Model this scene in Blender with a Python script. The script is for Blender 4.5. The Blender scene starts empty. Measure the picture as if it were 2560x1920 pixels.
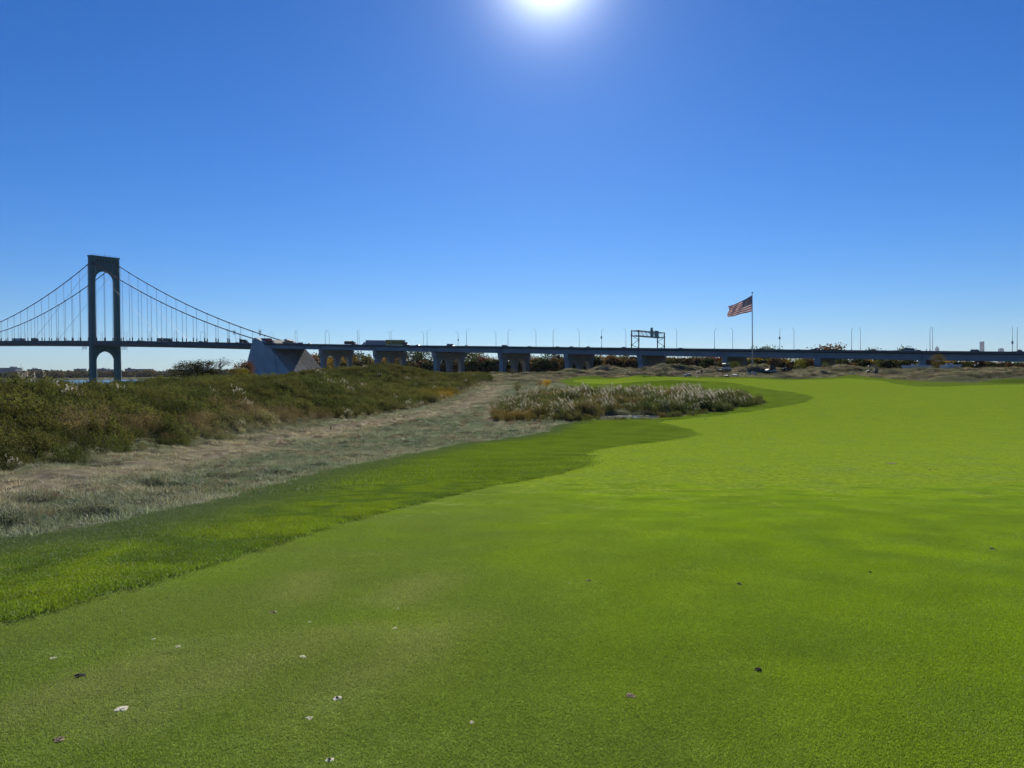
import bpy, bmesh, math, random
import numpy as np
from mathutils import Vector, Matrix

R = math.radians
random.seed(7)
rng = np.random.default_rng(11)
SC = bpy.context.scene
COL = SC.collection

# ------------------------------------------------------------------ camera
CAM_Z = 1.65
PITCH = math.atan(30 / 1920)          # looking slightly down
ROLL = R(0.40)
FWD = np.array([0, math.cos(PITCH), -math.sin(PITCH)])
EU = np.array([0, math.sin(PITCH), math.cos(PITCH)])
EX = np.array([1.0, 0, 0])
CX = math.cos(ROLL) * EX - math.sin(ROLL) * EU
CY = math.sin(ROLL) * EX + math.cos(ROLL) * EU
cam_data = bpy.data.cameras.new('camera')
cam_data.sensor_width = 36; cam_data.lens = 27.0
cam_data.clip_start = 0.05; cam_data.clip_end = 60000
cam = bpy.data.objects.new('camera', cam_data)
COL.objects.link(cam)
m = Matrix.Identity(4)
for i in range(3):
    m[i][0] = CX[i]; m[i][1] = CY[i]; m[i][2] = -FWD[i]
m[2][3] = CAM_Z
cam.matrix_world = m
SC.camera = cam

# ------------------------------------------------------------------ sky and sun
SUN_AZ, SUN_EL = R(2.9), R(27.6)        # almost straight ahead, just above the frame
world = bpy.data.worlds.new('World'); SC.world = world
world.use_nodes = True
wn = world.node_tree; wn.nodes.clear()
sky = wn.nodes.new('ShaderNodeTexSky'); sky.sky_type = 'NISHITA'
sky.sun_disc = False
sky.sun_elevation = SUN_EL; sky.sun_rotation = SUN_AZ
sky.altitude = 0; sky.air_density = 1.0; sky.dust_density = 0.08; sky.ozone_density = 6.0
hs = wn.nodes.new('ShaderNodeHueSaturation'); hs.inputs['Saturation'].default_value = 1.2
bg = wn.nodes.new('ShaderNodeBackground'); bg.inputs['Strength'].default_value = 0.05
wo = wn.nodes.new('ShaderNodeOutputWorld')
wb = wn.nodes.new('ShaderNodeMix'); wb.data_type = 'RGBA'; wb.blend_type = 'MULTIPLY'; wb.inputs[0].default_value = 1   # white balance of the sky
wb.inputs[7].default_value = (0.545, 0.735, 1.02, 1)
wn.links.new(sky.outputs[0], hs.inputs['Color']); wn.links.new(hs.outputs[0], wb.inputs[6])
# bright air round the sun (circumsolar aureole), fading with the angle from it
to_sun = Vector((math.sin(SUN_AZ) * math.cos(SUN_EL), math.cos(SUN_AZ) * math.cos(SUN_EL), math.sin(SUN_EL)))
wg = wn.nodes.new('ShaderNodeTexCoord')
vd = wn.nodes.new('ShaderNodeVectorMath'); vd.operation = 'DOT_PRODUCT'; vd.inputs[1].default_value = to_sun
wn.links.new(wg.outputs['Generated'], vd.inputs[0])
def wmath(op, a, b=None):
    n = wn.nodes.new('ShaderNodeMath'); n.operation = op
    for i, v in enumerate((a, b)):
        if v is None: continue
        if isinstance(v, (int, float)): n.inputs[i].default_value = v
        else: wn.links.new(v, n.inputs[i])
    return n.outputs[0]
th = wmath('ARCCOSINE', wmath('MINIMUM', vd.outputs['Value'], 0.999999))
g1 = wmath('MULTIPLY', wmath('EXPONENT', wmath('MULTIPLY', th, -1 / R(1.35))), 52.0)
g2 = wmath('MULTIPLY', wmath('EXPONENT', wmath('MULTIPLY', th, -1 / R(4.0))), 1.3)
gl = wmath('ADD', g1, g2)
gc = wn.nodes.new('ShaderNodeMix'); gc.data_type = 'RGBA'; gc.blend_type = 'MULTIPLY'; gc.inputs[0].default_value = 1; gc.inputs[6].default_value = (0.97, 1.0, 1.0, 1)
wn.links.new(gl, gc.inputs[7])
ad = wn.nodes.new('ShaderNodeMix'); ad.data_type = 'RGBA'; ad.blend_type = 'ADD'; ad.inputs[0].default_value = 1
wn.links.new(wb.outputs[2], ad.inputs[6]); wn.links.new(gc.outputs[2], ad.inputs[7])
wn.links.new(ad.outputs[2], bg.inputs['Color']); wn.links.new(bg.outputs[0], wo.inputs['Surface'])

sun_l = bpy.data.lights.new('sun', 'SUN'); sun_l.energy = 5.0; sun_l.angle = R(0.53)
sun_l.color = (1.0, 0.94, 0.84)
sun = bpy.data.objects.new('sun', sun_l); COL.objects.link(sun)
sun.rotation_euler = to_sun.to_track_quat('Z', 'Y').to_euler()
sun.location = (0, 0, 60)

vs = SC.view_settings
vs.view_transform = 'Standard'; vs.look = 'None'; vs.exposure = 0.85; vs.gamma = 1.0
vs.use_curve_mapping = False
SC.render.engine = 'CYCLES'
SC.cycles.max_bounces = 5; SC.cycles.diffuse_bounces = 2; SC.cycles.glossy_bounces = 2
SC.cycles.transmission_bounces = 3; SC.cycles.transparent_max_bounces = 6; SC.cycles.volume_bounces = 0
SC.cycles.use_adaptive_sampling = False; SC.cycles.use_denoising = True; SC.cycles.denoising_prefilter = 'ACCURATE'
SC.cycles.caustics_reflective = False; SC.cycles.caustics_refractive = False

# ------------------------------------------------------------------ helpers: projection
H0 = 930.0
def ray(px, py):
    return CX * ((px - 1280) / 1920) + CY * ((960 - py) / 1920) + FWD
def at(px, py, depth):
    """world point seen at (px,py) of the 2560 px photograph at forward distance depth"""
    d = ray(px, py); k = depth / d[1]
    return Vector((d[0] * k, depth, CAM_Z + d[2] * k))
def project(X, Y, Z):
    rx, ry, rz = X, Y, Z - CAM_Z
    f = ry * FWD[1] + rz * FWD[2]
    cx = rx * CX[0] + ry * CX[1] + rz * CX[2]
    cy = rx * CY[0] + ry * CY[1] + rz * CY[2]
    return 1280 + 1920 * cx / f, 960 - 1920 * cy / f

# ------------------------------------------------------------------ helpers: noise
def _hash(ix, iy, seed):
    h = (ix.astype(np.int64) * 374761393 + iy.astype(np.int64) * 668265263 + seed * 1274126177) & 0x7fffffff
    h = ((h ^ (h >> 13)) * 1274126177) & 0x7fffffff
    return ((h ^ (h >> 16)) & 0xffff) / 65535.0
def vnoise(x, y, seed=0):
    x = np.asarray(x, float); y = np.asarray(y, float)
    ix = np.floor(x); iy = np.floor(y); fx = x - ix; fy = y - iy
    fx = fx * fx * (3 - 2 * fx); fy = fy * fy * (3 - 2 * fy)
    a = _hash(ix, iy, seed); b = _hash(ix + 1, iy, seed); c = _hash(ix, iy + 1, seed); d = _hash(ix + 1, iy + 1, seed)
    return (a + (b - a) * fx) * (1 - fy) + (c + (d - c) * fx) * fy
def fbm(x, y, oct=4, seed=0):
    s = 0; a = 0.5; t = 0
    for i in range(oct):
        s = s + a * vnoise(x * 2 ** i, y * 2 ** i, seed + i * 17); t += a; a *= 0.5
    return s / t
def sstep(a, b, x):
    t = np.clip((x - a) / (b - a), 0, 1)
    return t * t * (3 - 2 * t)

# ------------------------------------------------------------------ helpers: materials
MATS = {}
def new_mat(name):
    m = bpy.data.materials.new(name); m.use_nodes = True
    nt = m.node_tree; nt.nodes.clear()
    out = nt.nodes.new('ShaderNodeOutputMaterial')
    MATS[name] = m
    return m, nt, out
def N(nt, typ, **kw):
    n = nt.nodes.new(typ)
    for k, v in kw.items():
        if k in n.inputs: n.inputs[k].default_value = v
        else: setattr(n, k, v)
    return n
def L(nt, a, b): nt.links.new(a, b)
def mixc(nt, fac, a, b, blend='MIX'):
    n = nt.nodes.new('ShaderNodeMix'); n.data_type = 'RGBA'; n.blend_type = blend
    for sock, v in ((n.inputs[0], fac), (n.inputs[6], a), (n.inputs[7], b)):
        if hasattr(v, 'is_linked') or isinstance(v, bpy.types.NodeSocket): nt.links.new(v, sock)
        elif isinstance(v, (int, float)): sock.default_value = v
        else: sock.default_value = (*v, 1) if len(v) == 3 else v
    return n.outputs[2]
def noise(nt, scale, detail=3, rough=0.55, coord=None, dist=0.0):
    n = nt.nodes.new('ShaderNodeTexNoise'); n.inputs['Scale'].default_value = scale
    n.inputs['Detail'].default_value = detail; n.inputs['Roughness'].default_value = rough
    n.inputs['Distortion'].default_value = dist
    if coord is not None: nt.links.new(coord, n.inputs['Vector'])
    return n.outputs['Fac']
def ramp(nt, fac, stops):
    n = nt.nodes.new('ShaderNodeValToRGB'); el = n.color_ramp.elements
    while len(el) > 1: el.remove(el[-1])
    for i, (p, c) in enumerate(stops):
        e = el[0] if i == 0 else el.new(p)
        e.position = p; e.color = (c, c, c, 1) if isinstance(c, (int, float)) else (*c, 1)
    nt.links.new(fac, n.inputs['Fac'])
    return n.outputs['Color']
def pos(nt):
    return nt.nodes.new('ShaderNodeNewGeometry').outputs['Position']
def objco(nt):
    return nt.nodes.new('ShaderNodeTexCoord').outputs['Object']

def simple(name, col, rough=0.6, metal=0.0, var=0.25, scale=0.6, spec=0.4, bump=0.0, usepos=True):
    """painted / mineral surface with mottled wear"""
    m, nt, out = new_mat(name)
    p = N(nt, 'ShaderNodeBsdfPrincipled'); p.inputs['Roughness'].default_value = rough
    p.inputs['Metallic'].default_value = metal; p.inputs['Specular IOR Level'].default_value = spec
    co = pos(nt) if usepos else objco(nt)
    f = noise(nt, scale, 5, 0.62, co)
    f2 = noise(nt, scale * 6.3, 3, 0.6, co)
    r1 = ramp(nt, f, [(0.3, 1 - var), (0.72, 1 + var * 0.5)])
    r2 = ramp(nt, f2, [(0.3, 1 - var * 0.5), (0.7, 1 + var * 0.25)])
    c = mixc(nt, 1.0, col, r1, 'MULTIPLY'); c = mixc(nt, 1.0, c, r2, 'MULTIPLY')
    L(nt, c, p.inputs['Base Color'])
    if bump:
        b = N(nt, 'ShaderNodeBump'); b.inputs['Strength'].default_value = bump
        L(nt, f2, b.inputs['Height']); L(nt, b.outputs[0], p.inputs['Normal'])
    L(nt, p.outputs[0], out.inputs['Surface'])
    return m
def obj_paint(name, rough=0.3, spec=0.5, coat=0.0):
    """paint whose colour is the object's own colour"""
    m, nt, out = new_mat(name)
    p = N(nt, 'ShaderNodeBsdfPrincipled'); p.inputs['Roughness'].default_value = rough
    p.inputs['Specular IOR Level'].default_value = spec; p.inputs['Coat Weight'].default_value = coat
    oi = N(nt, 'ShaderNodeObjectInfo')
    f = noise(nt, 1.7, 4, 0.6, pos(nt))
    c = mixc(nt, 1.0, oi.outputs['Color'], ramp(nt, f, [(0.3, 0.8), (0.7, 1.05)]), 'MULTIPLY')
    L(nt, c, p.inputs['Base Color']); L(nt, p.outputs[0], out.inputs['Surface'])
    return m

# ------------------------------------------------------------------ helpers: meshes and objects
class MB:
    """collects shapes; build() links them as ONE mesh object"""
    def __init__(s): s.v = []; s.f = []; s.mi = []
    def add(s, verts, faces, mi=0):
        o = len(s.v); s.v += [tuple(v) for v in verts]
        s.f += [tuple(o + i for i in f) for f in faces]; s.mi += [mi] * len(faces); return s
    def box(s, c, hx, hy, hz, mi=0):
        """centre and three half vectors"""
        c = Vector(c); hx = Vector(hx); hy = Vector(hy); hz = Vector(hz)
        vs_ = [c + a * hx + b * hy + d * hz for a in (-1, 1) for b in (-1, 1) for d in (-1, 1)]
        return s.add(vs_, [(0, 1, 3, 2), (4, 6, 7, 5), (0, 4, 5, 1), (2, 3, 7, 6), (0, 2, 6, 4), (1, 5, 7, 3)], mi)
    def abox(s, x0, x1, y0, y1, z0, z1, mi=0):
        return s.box(((x0 + x1) / 2, (y0 + y1) / 2, (z0 + z1) / 2), ((x1 - x0) / 2, 0, 0), (0, (y1 - y0) / 2, 0), (0, 0, (z1 - z0) / 2), mi)
    def tube(s, pts, rad, n=8, cap=True, mi=0):
        pts = [Vector(p) for p in pts]
        if isinstance(rad, (int, float)): rad = [rad] * len(pts)
        rings = []
        for i, p in enumerate(pts):
            d = (pts[min(i + 1, len(pts) - 1)] - pts[max(i - 1, 0)])
            if d.length < 1e-9: d = Vector((0, 0, 1))
            d.normalize()
            a = d.orthogonal().normalized() if abs(d.z) > 0.95 else d.cross(Vector((0, 0, 1))).normalized()
            b = d.cross(a)
            rings.append([p + (a * math.cos(2 * math.pi * k / n) + b * math.sin(2 * math.pi * k / n)) * rad[i] for k in range(n)])
        vs_ = [v for r_ in rings for v in r_]; fs = []
        for i in range(len(pts) - 1):
            for k in range(n):
                fs.append((i * n + k, i * n + (k + 1) % n, (i + 1) * n + (k + 1) % n, (i + 1) * n + k))
        if cap:
            fs.append(tuple(range(n - 1, -1, -1))); fs.append(tuple((len(pts) - 1) * n + k for k in range(n)))
        return s.add(vs_, fs, mi)
    def prism(s, poly, base, ex, ey, thick, mi=0):
        """polygon (list of (a,b)) in the plane base+a*ex+b*ey, extruded by vector thick"""
        base = Vector(base); ex = Vector(ex); ey = Vector(ey); th = Vector(thick); n = len(poly)
        v0 = [base + ex * a + ey * b for a, b in poly]; v1 = [v + th for v in v0]
        fs = [tuple(range(n - 1, -1, -1)), tuple(range(n, 2 * n))]
        fs += [(i, (i + 1) % n, n + (i + 1) % n, n + i) for i in range(n)]
        return s.add(v0 + v1, fs, mi)
    def lathe(s, prof, c=(0, 0, 0), n=16, mi=0, axis='Z'):
        c = Vector(c); vs_ = []
        for r_, h in prof:
            for k in range(n):
                a = 2 * math.pi * k / n
                if axis == 'Z': p = Vector((r_ * math.cos(a), r_ * math.sin(a), h))
                else: p = Vector((r_ * math.cos(a), h, r_ * math.sin(a)))
                vs_.append(c + p)
        fs = [(i * n + k, i * n + (k + 1) % n, (i + 1) * n + (k + 1) % n, (i + 1) * n + k) for i in range(len(prof) - 1) for k in range(n)]
        return s.add(vs_, fs, mi)
    def mesh(s, name, mats, smooth=False, fix=True):
        me = bpy.data.meshes.new(name); me.from_pydata(s.v, [], s.f)
        for mt in (mats if isinstance(mats, (list, tuple)) else [mats]): me.materials.append(MATS[mt])
        if len(set(s.mi)) > 1: me.polygons.foreach_set('material_index', s.mi)
        if fix:
            bm = bmesh.new(); bm.from_mesh(me); bmesh.ops.recalc_face_normals(bm, faces=bm.faces); bm.to_mesh(me); bm.free()
        if smooth: me.polygons.foreach_set('use_smooth', [True] * len(me.polygons))
        me.update(); return me
    def build(s, name, mats, parent=None, loc=(0, 0, 0), rz=0.0, smooth=False, fix=True):
        return put(name, s.mesh(name, mats, smooth, fix), parent, loc, rz)
def put(name, me, parent=None, loc=(0, 0, 0), rz=0.0):
    o = bpy.data.objects.new(name, me); COL.objects.link(o)
    o.location = loc; o.rotation_euler = (0, 0, rz)
    if parent is not None: o.parent = parent
    return o
def empty(name, loc=(0, 0, 0), rz=0.0):
    o = bpy.data.objects.new(name, None); COL.objects.link(o)
    o.location = loc; o.rotation_euler = (0, 0, rz); o.empty_display_size = 0.3
    return o
def tag(o, label=None, cat=None, group=None, kind=None):
    if label: o['label'] = label
    if cat: o['category'] = cat
    if group: o['group'] = group
    if kind: o['kind'] = kind
    return o
def copy_tree(o, parent=None):
    c = o.copy(); COL.objects.link(c); c.parent = parent
    for ch in o.children: copy_tree(ch, c)
    return c
def set_color(o, col):
    o.color = (*col, 1)
    for ch in o.children: set_color(ch, col)
def np_mesh(name, V, F, mats, smooth=False):
    """V (n,3) array, F (m,k) array of one polygon size"""
    me = bpy.data.meshes.new(name)
    V = np.asarray(V, np.float32); F = np.asarray(F, np.int32)
    me.vertices.add(len(V)); me.vertices.foreach_set('co', V.ravel())
    k = F.shape[1]
    me.loops.add(F.size); me.loops.foreach_set('vertex_index', F.ravel())
    me.polygons.add(len(F))
    me.polygons.foreach_set('loop_start', np.arange(len(F), dtype=np.int32) * k)
    if smooth: me.polygons.foreach_set('use_smooth', np.ones(len(F), bool))
    for mt in (mats if isinstance(mats, (list, tuple)) else [mats]): me.materials.append(MATS[mt])
    me.update(calc_edges=True); me.validate()
    return me

# ------------------------------------------------------------------ bridge line in plan (straight approach, tower out in the river)
AX = np.array([0.8238, -0.5669]); UX = np.array([0.5669, 0.8238])
P0 = np.array([-153.0, 543.5])                      # a point of the near lamp line
def BP(s, u, z):
    p = P0 + AX * s + UX * u
    return Vector((p[0], p[1], z))
AXV = Vector((AX[0], AX[1], 0)); UXV = Vector((UX[0], UX[1], 0)); ZV = Vector((0, 0, 1))
def s_at(px, u=0.0, py=880.0):
    """position along the bridge of what is seen at column px on the line u"""
    d = ray(px, py); t = d[0] / d[1]; q = P0 + UX * u
    return (t * q[1] - q[0]) / (AX[0] - t * AX[1])
def z_at(px, py, u=0.0):
    s = s_at(px, u, py); p = P0 + AX * s + UX * u; d = ray(px, py)
    return CAM_Z + d[2] / d[1] * p[1]
BRIDGE_RZ = math.atan2(AX[1], AX[0])

# ================================================================== TERRAIN
SEA = -8.35
PROF_Y = [-400, -40, 0, 5, 10, 20, 40, 60, 75, 100, 140, 170, 200, 235, 300, 420, 900]
PROF_Z = [2, 0.6, 0, -0.1, -0.35, -1.1, -2.25, -2.75, -2.85, -2.35, -1.15, -0.35, 0.25, 0.6, -0.3, -1.4, -1.6]
HC_Y = [-40, 30, 50, 60, 70, 80, 90, 103, 120, 134, 148, 160, 178, 195, 215]
HC_Z = [0.2, 0.15, 0.1, -0.75, -0.95, -0.45, 0.25, 0.0, -1.1, -0.8, 0.2, 1.35, 1.2, 0.0, -0.6]
def _prof(Y, a, b):
    """rounded piecewise profile"""
    return sum(np.interp(Y + o, a, b) for o in (-6, -3, 0, 3, 6)) / 5 * sstep(12, 30, Y) + np.interp(Y, a, b) * (1 - sstep(12, 30, Y))
def base_z(X, Y):
    X = np.asarray(X, float); Y = np.asarray(Y, float)
    b = _prof(Y, PROF_Y, PROF_Z)
    b = b + 0.55 * sstep(25, 80, X) * sstep(60, 110, Y)
    # long swells of the fairway
    b = b + (vnoise(X / 26 + 3.1, Y / 34 + 1.7, 5) - 0.5) * 0.7 * sstep(10, 60, Y) * (1 - sstep(180, 240, Y))
    # berm along the left
    edge = -14.3 + (vnoise(Y / 17, X * 0, 9) - 0.5) * 1.4
    hc = _prof(Y, HC_Y, HC_Z) + 0.35
    crest = -29.5
    mrise = sstep(0, 1, (edge - X) / (edge - crest))
    b = b + mrise * (hc - b) * (1 - sstep(195, 225, Y))
    # second hill, where the berm ends
    g = np.exp(-(((X + 25) / 11.0) ** 2 + ((Y - 172) / 17.0) ** 2)); b = b + 1.25 * g
    # land falls to the river on the left
    shore = -104 - 0.21 * Y
    st_ = -36 + (shore + 98) * sstep(170, 240, Y)
    b = b + (-10.6 - b) * sstep(0, 1, (st_ - X) / 66)
    # river beyond the near land, far bank beyond that
    b = b + (-10.6 - b) * sstep(700, 800, Y) * (1 - sstep(1540, 1600, Y))
    b = b + (-4.0 - b) * sstep(1560, 1640, Y)
    return b
def ground_hit(px, py, fn=base_z):
    d = ray(px, py); Y = np.geomspace(2.5, 420, 6000)
    X = d[0] / d[1] * Y; Z = CAM_Z + d[2] / d[1] * Y
    below = np.nonzero(Z < fn(X, Y))[0]
    i = below[0] if len(below) else len(Y) - 1
    return np.array([X[i], Y[i]])
def hits(pts): return [tuple(ground_hit(*p)) for p in pts]

E_FAIR = [(0, 1561), (112, 1528), (224, 1494), (330, 1468), (430, 1442), (530, 1410), (635, 1375), (702, 1354), (760, 1335), (876, 1301), (992, 1270), (1140, 1236),
          (1227, 1214), (1314, 1201), (1400, 1185), (1458, 1169), (1478, 1157), (1476, 1147), (1466, 1136), (1480, 1127), (1545, 1117),
          (1632, 1106), (1719, 1094), (1743, 1087), (1735, 1078), (1690, 1065), (1650, 1056), (1661, 1052), (1719, 1047), (1817, 1036),
          (1894, 1026), (1972, 1014), (2011, 1006), (2029, 997), (2011, 988), (1972, 981), (1914, 974), (1868, 966), (1835, 959), (1790, 956),
          (1740, 956), (1690, 958), (1620, 960), (1540, 961), (1470, 959), (1436, 954), (1432, 950), (1500, 947), (1600, 945), (1720, 946), (1800, 948), (1870, 946), (1960, 951),
          (2060, 949), (2120, 946), (2200, 951), (2250, 961), (2300, 966), (2350, 967), (2420, 964), (2500, 962), (2560, 961)]
E_ROUGH_NEAR = [(0, 1356), (145, 1337), (289, 1314), (434, 1279), (530, 1262), (674, 1221), (760, 1198), (847, 1175), (992, 1146), (1140, 1113),
                (1285, 1096), (1360, 1082), (1400, 1064), (1440, 1056)]
E_POND = [(1440, 1055), (1487, 1052), (1560, 1051), (1640, 1049), (1731, 1040), (1817, 1029), (1875, 1018), (1925, 1008), (1905, 1000), (1860, 994), (1790, 988), (1700, 982), (1600, 979), (1500, 974), (1420, 962), (1400, 956)]
E_ROUGH_FAR = [(1385, 952), (1450, 944), (1600, 940), (1750, 942), (1900, 944), (2000, 948), (2080, 943), (2140, 940), (2200, 945), (2300, 953), (2420, 957), (2560, 956)]
E_BRUSH = [(0, 1184), (121, 1166), (289, 1142), (463, 1114), (535, 1103), (645, 1085), (760, 1068), (847, 1054), (992, 1033), (1079, 1016), (1140, 996), (1185, 975), (1225, 957)]
W_FAIR = [(-60, -60), (-14, -6)] + hits(E_FAIR) + [(400, 150), (400, -60)]
W_ROUGH = [(-66, -60), (-26, -14), (-11, 5)] + hits(E_ROUGH_NEAR) + hits(E_POND) + hits(E_ROUGH_FAR) + [(400, 165), (400, -60)]
_bh = hits(E_BRUSH)
W_BRUSH = [(-17, -40), (-15.5, 5), (-15, 14)] + _bh + [(-6, 205), (-14, 222), (-45, 222), (-75, 200), (-75, -40)]
W_POND = hits([(1240, 1052), (1300, 1055), (1440, 1055), (1487, 1052), (1560, 1051), (1640, 1049), (1731, 1040), (1817, 1029), (1875, 1018), (1925, 1008), (1900, 1002), (1860, 998), (1790, 993), (1700, 989),
              (1600, 987), (1500, 985), (1420, 985), (1330, 987), (1280, 997), (1250, 1012), (1225, 1032)])
PATH_PX = [(-300, 1262), (0, 1222), (200, 1190), (463, 1147), (650, 1108), (850, 1073), (1000, 1047), (1100, 1030), (1180, 1004), (1215, 985), (1240, 966)]
W_PATH = hits(PATH_PX)
PATH2 = hits([(1230, 1010), (1220, 1035), (1245, 1060), (1290, 1064), (1380, 1060), (1440, 1057), (1490, 1054)])

def inside(X, Y, poly):
    X = np.asarray(X); Y = np.asarray(Y); r_ = np.zeros(X.shape, bool)
    n = len(poly)
    for i in range(n):
        x0, y0 = poly[i]; x1, y1 = poly[(i + 1) % n]
        if y0 == y1: continue
        c = ((y0 > Y) != (y1 > Y)) & (X < (x1 - x0) * (Y - y0) / (y1 - y0) + x0)
        r_ ^= c
    return r_
def dist_line(X, Y, line):
    d = np.full(np.shape(X), 1e9)
    for (x0, y0), (x1, y1) in zip(line[:-1], line[1:]):
        dx, dy = x1 - x0, y1 - y0; l2 = dx * dx + dy * dy + 1e-9
        t = np.clip(((X - x0) * dx + (Y - y0) * dy) / l2, 0, 1)
        d = np.minimum(d, np.hypot(X - x0 - t * dx, Y - y0 - t * dy))
    return d
POND_C = np.mean(np.array(W_POND), axis=0)
POND_Z = -2.98
GAP_C = np.mean(np.array(hits([(1488, 1044), (1500, 1034), (1545, 1028), (1600, 1030), (1655, 1033), (1655, 1048), (1560, 1049), (1500, 1049)])), axis=0)

# dunes of rough ground beyond the fairway: (column, row of the crest, distance, half width m, half depth m)
DUNES = [(1330, 940, 178, 9, 6), (1440, 924, 225, 14, 9), (1520, 915, 232, 13, 9), (1600, 926, 215, 8, 6), (1690, 908, 228, 9, 7), (1640, 917, 222, 8, 6), (1575, 930, 205, 6, 5),
         (1760, 926, 212, 9, 7), (1830, 918, 210, 10, 7), (1881, 909, 205, 7.5, 7), (1905, 913, 206, 6, 6), (1990, 924, 196, 9, 6), (2040, 927, 190, 7, 4), (2100, 912, 218, 9, 8),
         (2060, 914, 216, 7, 7), (2170, 922, 205, 10, 8), (2250, 930, 190, 9, 6), (2330, 929, 178, 10, 7), (2420, 926, 165, 8, 6), (2470, 924, 160, 8, 6),
         (2535, 925, 158, 8, 7), (2620, 928, 150, 9, 8), (2290, 940, 160, 7, 5), (2390, 938, 150, 7, 5), (2520, 940, 140, 7, 5)]
HOLLOWS = [(1930, 945, 178, 4.5, 2.6), (1975, 945, 178, 4.5, 2.6), (2020, 944, 178, 4.5, 2.6)]
_dz = []
for (px, py, D, wx, wy) in DUNES:
    p = at(px, py, D); _dz.append((p.x, p.y, p.z, wx, wy))
MOUNDS = [(1700, 952, 150, 5.5, 5, 0.55), (1770, 951, 158, 4.5, 5, 0.5), (1615, 955, 150, 5, 4, 0.4), (1615, 948, 176, 6.5, 4.5, 0.55)]
_mz = [(at(px, py, D).x, D, wx, wy, h) for (px, py, D, wx, wy, h) in MOUNDS]
def terrain(X, Y):
    X = np.asarray(X, float); Y = np.asarray(Y, float)
    b = base_z(X, Y)
    top = np.full(X.shape, -50.0)
    for (x, y, z, wx, wy) in _dz:
        b0 = float(base_z(np.array([x]), np.array([y]))[0])
        e = ((X - x) / wx) ** 2 + ((Y - y) / wy) ** 2
        top = np.maximum(top, b + (z - 0.35 - b0) * np.exp(-e * 0.9) - 0.4 * (1 - np.exp(-e)))
    w = sstep(0, 0.35, top - b)
    b = np.maximum(b, b * (1 - w) + top * w)
    for (px, py, D, wx, wy) in HOLLOWS:
        x = at(px, py, D).x
        b = b - 1.1 * np.exp(-(((X - x) / wx) ** 2 + ((Y - D) / wy) ** 2) * 1.3)
    for (x, y, wx, wy, h) in _mz:
        b = b + h * np.exp(-(((X - x) / wx) ** 2 + ((Y - y) / wy) ** 2))
    # choppy rough ground
    far = sstep(168, 200, Y + 0.10 * np.maximum(X - 55, 0)) * (1 - sstep(270, 330, Y)) * sstep(-20, -5, X)
    b = b + far * ((fbm(X / 5.5, Y / 4.0, 4, 21) - 0.5) * 3.0)
    # pond basin
    e = np.hypot((X - GAP_C[0]) / 6.2, (Y - GAP_C[1] - 1.0) / 4.4)
    w = 1 - sstep(0.45, 1.0, e); b = b * (1 - w) + np.minimum(b, -3.5) * w
    # lumpy native turf
    nat = ~inside(X, Y, W_ROUGH) & (X > -20) & (Y > 3) & (Y < 160)
    nat = nat * sstep(0.1, 1.2, dist_line(X, Y, W_ROUGH[2:18])) * (1 - sstep(120, 160, Y))
    b = b + nat * ((fbm(X / 0.9 + 3, Y / 0.6, 2, 131) - 0.5) * 0.30 + (fbm(X / 3.1, Y / 3.1, 2, 132) - 0.5) * 0.30)
    return b
def tz(x, y): return float(terrain(np.array([x], float), np.array([y], float))[0])
def place(px, py):
    p = ground_hit(px, py, terrain); return Vector((p[0], p[1], tz(p[0], p[1])))
def normals(X, Y, e=0.15):
    zx = (terrain(X + e, Y) - terrain(X - e, Y)) / (2 * e); zy = (terrain(X, Y + e) - terrain(X, Y - e)) / (2 * e)
    return zx, zy

# ---- ground material: turf zones by vertex attribute
m, nt, out = new_mat('ground')
pr = N(nt, 'ShaderNodeBsdfPrincipled'); pr.inputs['Roughness'].default_value = 0.95; pr.inputs['Specular IOR Level'].default_value = 0.0
za = N(nt, 'ShaderNodeVertexColor'); za.layer_name = 'zone'
sp = N(nt, 'ShaderNodeSeparateColor'); L(nt, za.outputs['Color'], sp.inputs[0])
P_ = pos(nt)
mp = N(nt, 'ShaderNodeMapping'); mp.inputs['Scale'].default_value = (1.0, 0.28, 1.0); mp.inputs['Rotation'].default_value = (0, 0, R(-38)); L(nt, P_, mp.inputs['Vector'])
big = noise(nt, 0.35, 5, 0.6, P_); mid = noise(nt, 3.6, 4, 0.62, P_, 0.4); fine = noise(nt, 46, 4, 0.7, P_); vfine = noise(nt, 170, 2, 0.7, P_)
streak = noise(nt, 1.15, 4, 0.6, mp.outputs[0])
# fairway
fw = mixc(nt, ramp(nt, mid, [(0.33, 0.0), (0.68, 1.0)]), (0.112, 0.178, 0.020), (0.170, 0.240, 0.018))
fw = mixc(nt, ramp(nt, big, [(0.36, 0.0), (0.62, 0.4)]), fw, (0.172, 0.240, 0.018))
fw = mixc(nt, ramp(nt, streak, [(0.50, 0.0), (0.74, 0.6)]), fw, (0.122, 0.172, 0.040))
wear = ramp(nt, sp.outputs['Blue'], [(0.0, 0.0), (1.0, 0.7)])  # mask for a duller grey-green mix, stronger towards the left
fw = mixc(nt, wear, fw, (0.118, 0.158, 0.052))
fw = mixc(nt, 1.0, fw, ramp(nt, fine, [(0.32, 0.5), (0.7, 1.45)]), 'MULTIPLY')
fw = mixc(nt, 1.0, fw, ramp(nt, noise(nt, 8.0, 4, 0.65, P_), [(0.3, 0.62), (0.7, 1.34)]), 'MULTIPLY')
fw = mixc(nt, 1.0, fw, ramp(nt, vfine, [(0.3, 0.5), (0.72, 1.5)]), 'MULTIPLY')
# intermediate rough
rg = mixc(nt, ramp(nt, mid, [(0.35, 0.0), (0.66, 1.0)]), (0.074, 0.118, 0.020), (0.108, 0.155, 0.016))
rg = mixc(nt, 1.0, rg, ramp(nt, fine, [(0.3, 0.5), (0.7, 1.3)]), 'MULTIPLY')
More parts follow.
